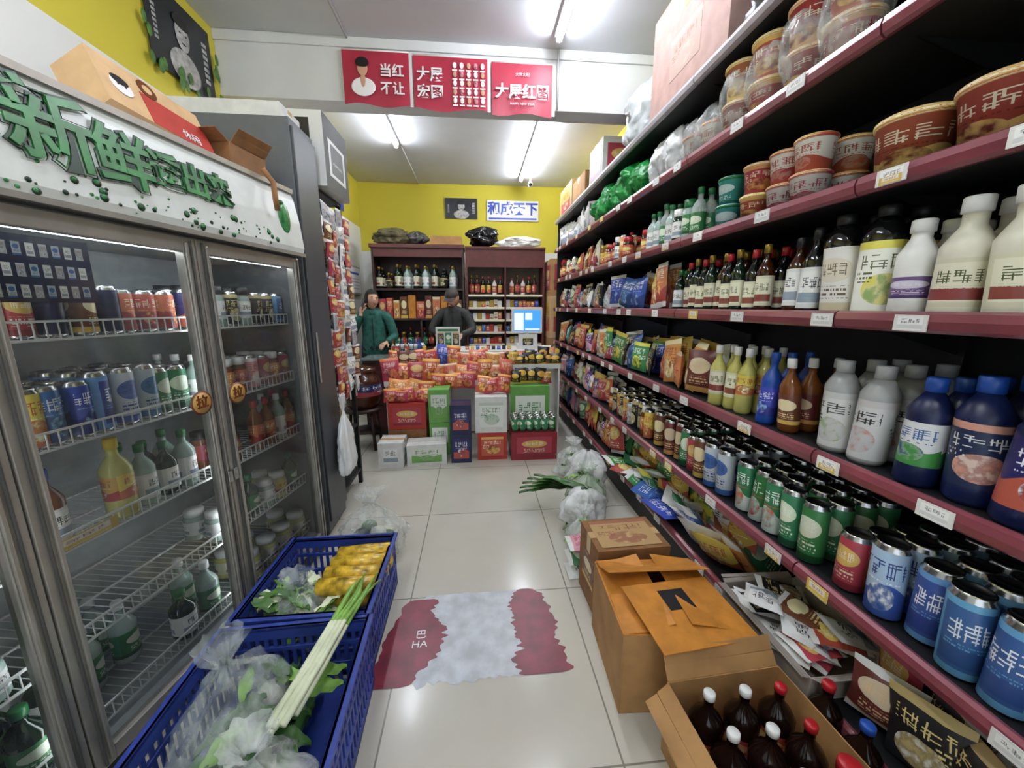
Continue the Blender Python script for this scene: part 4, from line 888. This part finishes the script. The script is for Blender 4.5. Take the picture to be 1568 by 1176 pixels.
def head(b,T,hair,style):
    def fn(d,p):
        q=p.copy(); 
        if d.z<0: q.x*=1-.28*d.z*d.z; q.y*=1-.1*d.z*d.z
        f=max(0,-d.y)
        q.y-=.020*math.exp(-((d.x/.16)**2+((d.z+.12)/.17)**2))*f
        q.y-=.006*math.exp(-((d.x/.3)**2+((d.z+.48)/.12)**2))*f
        q.y+=.008*math.exp(-(((abs(d.x)-.38)/.2)**2+((d.z-.04)/.13)**2))*f
        q.y-=.006*math.exp(-((d.x/.3)**2+((d.z+.85)/.15)**2))
        return q
    b.ell((0,0,0),.075,.092,.115,SKIN,T,28,22,fn)
    for sx in (-1,1):
        b.ell((sx*.029,-.080,.004),.013,.008,.007,EYW,T,10,6); b.ell((sx*.029,-.0865,.004),.006,.003,.006,INKB,T,8,6)
        b.ell((sx*.03,-.084,.024),.018,.005,.0035,HAIR,T,8,4); b.ell((sx*.077,.008,-.005),.010,.018,.03,SKIN,T,10,8)
    b.ell((0,-.094,-.052),.022,.006,.006,LIP,T,10,6)
    if style=='cap':
        CAPM=M('cap_dark','#3a3430',.7); b.ell((0,.002,.03),.086,.104,.095,CAPM,T,24,14,None,lambda d:d.z>.05)
        b.add([(-.07,-.085,.042),(.07,-.085,.042),(.055,-.155,.030),(-.055,-.155,.030),(-.07,-.085,.037),(.07,-.085,.037),(.055,-.155,.025),(-.055,-.155,.025)],[(0,3,2,1),(4,5,6,7),(0,4,7,3),(1,2,6,5),(2,3,7,6)],CAPM,False,T)
        b.ell((0,.012,.0),.081,.098,.11,HAIR,T,24,14,None,lambda d:d.y>.05 and d.z>-.45)
    else:
        b.ell((0,.010,.010),.088,.106,.124,HAIR,T,28,20,None,lambda d:(d.z>.5) or (d.y>-.12 and d.z>-.75) or (d.y>-.6 and abs(d.x)>.66 and d.z>-.4))
        b.tube([(0,.1,.03),(0,.13,-.06),(0,.12,-.18)],[.03,.035,.012],HAIR,10,T)
COATG=M('green_coat','#1f5c50',.75,var=.2,scale=25,bump=.3); JEAN=M('dark_trousers','#1c2030',.8); SHOE=M('shoes','#222222',.5); COATD=M('dark_jacket','#2c2e2c',.7,var=.2,scale=18,bump=.3)
def person(name,loc,rz,coat,style,arms,headT,s=1.0,phone=False):
    e=empty(name,loc,rz); e.scale=(s,s,s)
    N={'pelvis':((0,0,.92),.16,.12),'waist':((0,0,1.06),.15,.115),'chest':((0,.005,1.24),.165,.12),'nb':((0,.01,1.36),.085,.075),'neck':((0,-.005,1.42),.048,.048)}
    E=[('pelvis','waist',coat),('waist','chest',coat),('chest','nb',coat),('nb','neck',SKIN)]
    for sx,k in ((-1,'r'),(1,'l')):
        el,wr=arms[k]
        N['sh'+k]=((sx*.17,.005,1.325),.075,.075); N['el'+k]=(el,.058,.058); N['wr'+k]=(wr,.040,.040)
        N['hp'+k]=((sx*.09,0,.86),.10,.10); N['kn'+k]=((sx*.10,-.01,.49),.065,.065); N['an'+k]=((sx*.10,.03,.09),.045,.045); N['to'+k]=((sx*.11,-.13,.042),.04,.035)
        E+=[('nb','sh'+k,coat),('sh'+k,'el'+k,coat),('el'+k,'wr'+k,coat),('pelvis','hp'+k,JEAN),('hp'+k,'kn'+k,JEAN),('kn'+k,'an'+k,JEAN),('an'+k,'to'+k,SHOE)]
    o=skin_body(N,E,'pelvis'); o.parent=e
    b=MB('head'); head(b,headT,HAIR,style); b.build(e)
    b=MB('hands')
    for sx,k in ((-1,'r'),(1,'l')):
        el,wr=[Vector(v) for v in arms[k]]; d=(wr-el).normalized()
        hand(b,wr+d*.02,arms.get('d'+k,d),arms.get('n'+k,(0,0,1)),-sx,arms.get('c'+k,.4))
    b.build(e)
    if phone:
        b=MB('phone'); w=Vector(arms['r'][1]); b.box(-.004,.004,-.035,.035,-.07,.07,BLACK,TM(w.x+.035,w.y-.005,w.z+.13,.2,.25,.5)); b.build(e,bevel=.002)
    b=MB('collar'); b.lathe(0,0,1.36,[(.095,0,coat),(.085,.03,coat),(.075,.055,coat),(.062,.05,coat)],18,None,False); 
    b.box(-.004,.004,-.128,-.115,.95,1.31,BLACK)
    if style=='long': b.ell((0,.09,1.37),.12,.07,.07,coat)
    b.build(e); return e
person('shop_assistant',(-1.28,5.05,0),math.radians(8),COATG,'long',{'r':((-.27,-.06,1.08),(-.13,-.15,1.34)),'l':((.25,-.02,1.07),(.16,-.22,1.02)),'dr':(.12,.15,.95),'nr':(-.8,-.5,.2),'cr':.55},TM(0,-.02,1.53,math.radians(-4),math.radians(4),math.radians(25)),1,True)
person('customer_in_cap',(-.29,5.2,0),math.radians(-6),COATD,'cap',{'r':((-.27,-.08,1.12),(-.14,-.30,1.10)),'l':((.27,-.08,1.12),(.14,-.30,1.08))},TM(.0,-.05,1.53,math.radians(28),0,math.radians(-12)),1.02)

# ---------------------------------------------------------------- world, camera
wd=bpy.data.worlds.new('world'); scene.world=wd; wd.use_nodes=True
bg=wd.node_tree.nodes['Background']; bg.inputs[0].default_value=(.82,.91,1,1); bg.inputs[1].default_value=1.5
cam=bpy.data.cameras.new('camera'); cam.sensor_width=36; cam.lens=36*589/1568; cam.clip_start=.02
co=bpy.data.objects.new('camera',cam); scene.collection.objects.link(co); co.location=(0,0,1.45)
co.rotation_euler=(math.radians(90-11.4),0,math.radians(-5.35)); scene.camera=co
